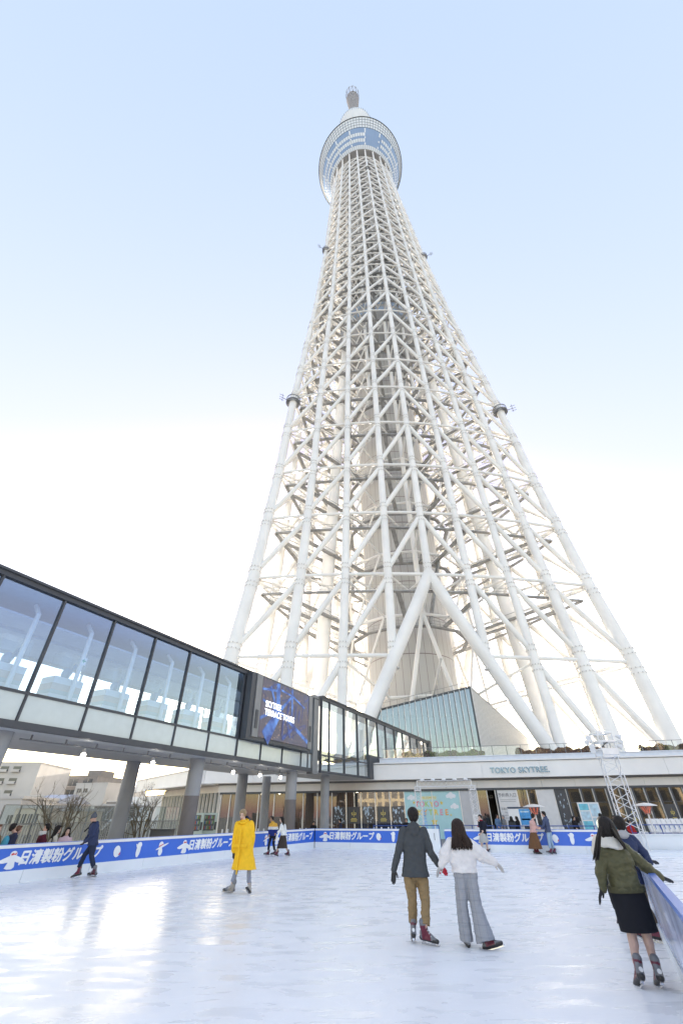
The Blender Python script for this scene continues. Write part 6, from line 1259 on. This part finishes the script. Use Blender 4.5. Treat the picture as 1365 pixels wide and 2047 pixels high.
# ------------------------------------------------------------------ the town beyond
CW = mat('rendered_white', (.46, .45, .435), .85, var=.08, scale=.3); CGW = mat('tile_grey', (.20, .19, .185), .8, var=.1, scale=.5); CCR = mat('render_cream', (.5, .45, .37), .85, var=.06); WIN = mat('town_window', (.06, .07, .08), .2, spec=.7); RFB = mat('roof_bluegrey', (.32, .36, .44), .6)
def block(name, label, px0, px1, py, Y, dep, wm, yaw=0.0, wins=None, roof=None, grp='buildings of the town below'):
    a, b = YP(px0, py, Y), YP(px1, py, Y); z = (a[2] + b[2]) / 2; w_ = np.linalg.norm(b - a) / math.cos(yaw); c = (a + b) / 2; x = V3(math.cos(yaw), math.sin(yaw), 0); y = V3(-x[1], x[0], 0); ax = (x, y, UP)
    base = V3(c[0], c[1], -18.2); t = thing(name, label, 'building', base, grp); q = lambda i, j, k: V3(c[0], c[1], 0) + x * i * w_ / 2 + y * j + UP * k
    m = MB(); m.box(q(0, dep / 2, (z - 18.2) / 2), (w_, dep, z + 18.2), ax); m.build('wall', wm, t)
    if wins:
        cols, rows, x0, x1, sp, wh, bal = wins
        for r_ in range(rows):
            for k in range(cols):
                u = x0 + (x1 - x0) * (k + .5) / cols; zz = z - sp * (r_ + .55); ww = w_ * (x1 - x0) / 2 / cols * .62
                f = MB(); f.box(q(u, -.02, zz), (ww, .08, wh), ax); wn = f.build('window', WIN, t)
                if bal:
                    g_ = MB(); g_.box(q(u, -.45, zz - wh * .42), (ww * 1.1, .9, .12), ax); g_.box(q(u, -.88, zz - wh * .22), (ww * 1.1, .06, wh * .42), ax); g_.build('balcony', CW, t)
                else: g_ = MB(); g_.box(q(u, -.08, zz - wh * .53), (ww * 1.1, .12, .08), ax); g_.box(q(u, -.07, zz), (.06, .05, wh), ax); g_.build('frame', CW, wn)
    if roof == 'parapet': m = MB(); m.box(q(0, dep / 2, z + .1), (w_ + .3, dep + .3, .2), ax); m.box(q(.3, dep / 2, z + 1.2), (w_ * .3, dep * .4, 2.2), ax); m.build('roof', CGW, t)
    elif roof == 'slope': m = MB(); m.loft([[q(-1.04, -.2, z), q(1.04, -.2, z), q(1.04, dep, z), q(-1.04, dep, z)], [q(-1.04, dep * .45, z + 1.0), q(1.04, dep * .45, z + 1.0), q(1.04, dep * .55, z + 1.0), q(-1.04, dep * .55, z + 1.0)]]); m.build('roof', RFB, t)
    else: m = MB(); m.box(q(0, dep / 2, z + .12), (w_ + .2, dep + .2, .24), ax); m.build('roof', CW, t)
    return t
block('apartment_building', 'tall white apartment block with balconies at the far left', -70, 78, 1525, 140, 22, CW, .12, (5, 7, -.95, .6, 2.9, 1.5, True))
block('white_house', 'low plain white building with one small window at the far left', -30, 44, 1597, 52, 8, CW, .1, (1, 1, .5, .9, 3.2, .8, False))
block('house', 'cream house with paired windows under the blue grey roof', 34, 88, 1616, 47, 7, CCR, .05, (4, 2, -.85, .85, 1.5, .8, False))
block('house', 'house with a broad blue grey sloping roof behind the cream house', 52, 104, 1606, 62, 9, CW, -.05, (3, 2, -.8, .8, 2.4, 1.0, False), 'slope')
ht = block('hotel_building', 'grey hotel block with dark recessed windows and stepped roof', 104, 197, 1552, 170, 24, CGW, -.06, (3, 7, -.95, .95, 3.2, 2.1, False), 'parapet')
block('white_tower_house', 'white blank walled block right of the grey hotel', 150, 219, 1567, 130, 18, CW, -.2, (2, 6, -.9, -.1, 2.6, .9, False))
block('house', 'low beige house behind the bare tree', 92, 160, 1622, 50, 6, CCR, .1, (3, 2, -.8, .8, 2.4, .9, False))
block('house', 'dark roofed house by the outside stair', 190, 262, 1612, 62, 9, CGW, 0, (4, 3, -.8, .8, 1.6, .8, False))
block('apartment_building', 'distant pale block low on the skyline behind the blue roof', 60, 118, 1592, 140, 20, CW, .2, (5, 8, -.9, .9, 3, 1.4, False))
block('apartment_building', 'distant grey block on the skyline right of the dark pillar', 214, 262, 1603, 120, 18, CGW, 0, (4, 8, -.9, .9, 3, 1.4, False))
st_ = thing('outside_stair', 'outside steel stair with pale stringers below the dark pillar', 'stair', V3(*FP[2])); sa = YP(196, 1668, 43); sb = YP(256, 1612, 49)
m = MB(); m.beam(sa, sb, .25, .35); m.beam(sa + V3(1.6, .4, 0), sb + V3(1.6, .4, 0), .25, .35); m.build('stringer', CW, st_)
m = MB()
for q in range(14): c = sa + (sb - sa) * (q + .5) / 14; m.box(c + V3(.8, .2, .1), (1.5, .3, .06)); m.beam(c + UP * .1, c + UP * 1.1, .03, .03, (1, 0, 0))
m.beam(sa + UP * 1.1, sb + UP * 1.1, .05, .05); m.build('treads', GREYM, st_)
sgn = MB(); p = YP(140, 1548, 89.5); q_ = 1.7
for k in range(5): sgn.box((p[0] - 2.6 + k * 1.15, 89.6, p[2] - .9), (.7, .12, .8)) if 0 else None
# office blocks behind the camera, seen mirrored in the shop windows
def grid_mat(name, c0, c1, sx_, sz_):
    m = bpy.data.materials.new(name); m.use_nodes = True; t = m.node_tree; b = t.nodes['Principled BSDF']; tc = t.nodes.new('ShaderNodeTexCoord'); br = t.nodes.new('ShaderNodeTexBrick')
    mp = t.nodes.new('ShaderNodeMapping'); mp.inputs['Rotation'].default_value = (R(90), 0, 0); t.links.new(tc.outputs['Object'], mp.inputs[0]); t.links.new(mp.outputs[0], br.inputs[0]); br.offset = 0
    br.inputs['Color1'].default_value = (*c1, 1); br.inputs['Color2'].default_value = (*[v * 1.5 for v in c1], 1); br.inputs['Mortar'].default_value = (*c0, 1); br.inputs['Scale'].default_value = 1; br.inputs['Mortar Size'].default_value = .55; br.inputs['Brick Width'].default_value = sx_; br.inputs['Row Height'].default_value = sz_
    t.links.new(br.outputs[0], b.inputs['Base Color']); b.inputs['Roughness'].default_value = .5; return m
for lab, x, y, w_, d_, h_, mm in (('tall tan office tower opposite the tower, seen as a reflection', 34, -95, 42, 30, 40, grid_mat('tan_office', (.55, .42, .24), (.10, .09, .08), 3.2, 3.6)), ('broad brown mall block opposite, seen as a reflection', -22, -48, 50, 22, 16, grid_mat('brown_mall', (.30, .22, .15), (.05, .045, .04), 4, 4)), ('pale office tower opposite, seen as a reflection', -40, -110, 34, 26, 44, grid_mat('pale_office', (.6, .5, .33), (.12, .11, .1), 3, 3.4)), ('dark hotel block opposite at the right, seen as a reflection', 78, -60, 44, 26, 38, grid_mat('dark_hotel', (.28, .2, .12), (.06, .05, .05), 3.4, 3.4))):
    t = thing('office_building', lab, 'building', (x, y, -18)); m = MB(); m.box((x, y, h_ / 2 - 18), (w_, d_, h_)); m.build('wall', mm, t); m = MB(); m.box((x, y, h_ - 17.4), (w_ * .5, d_ * .5, 3)); m.build('roof', CGW, t)
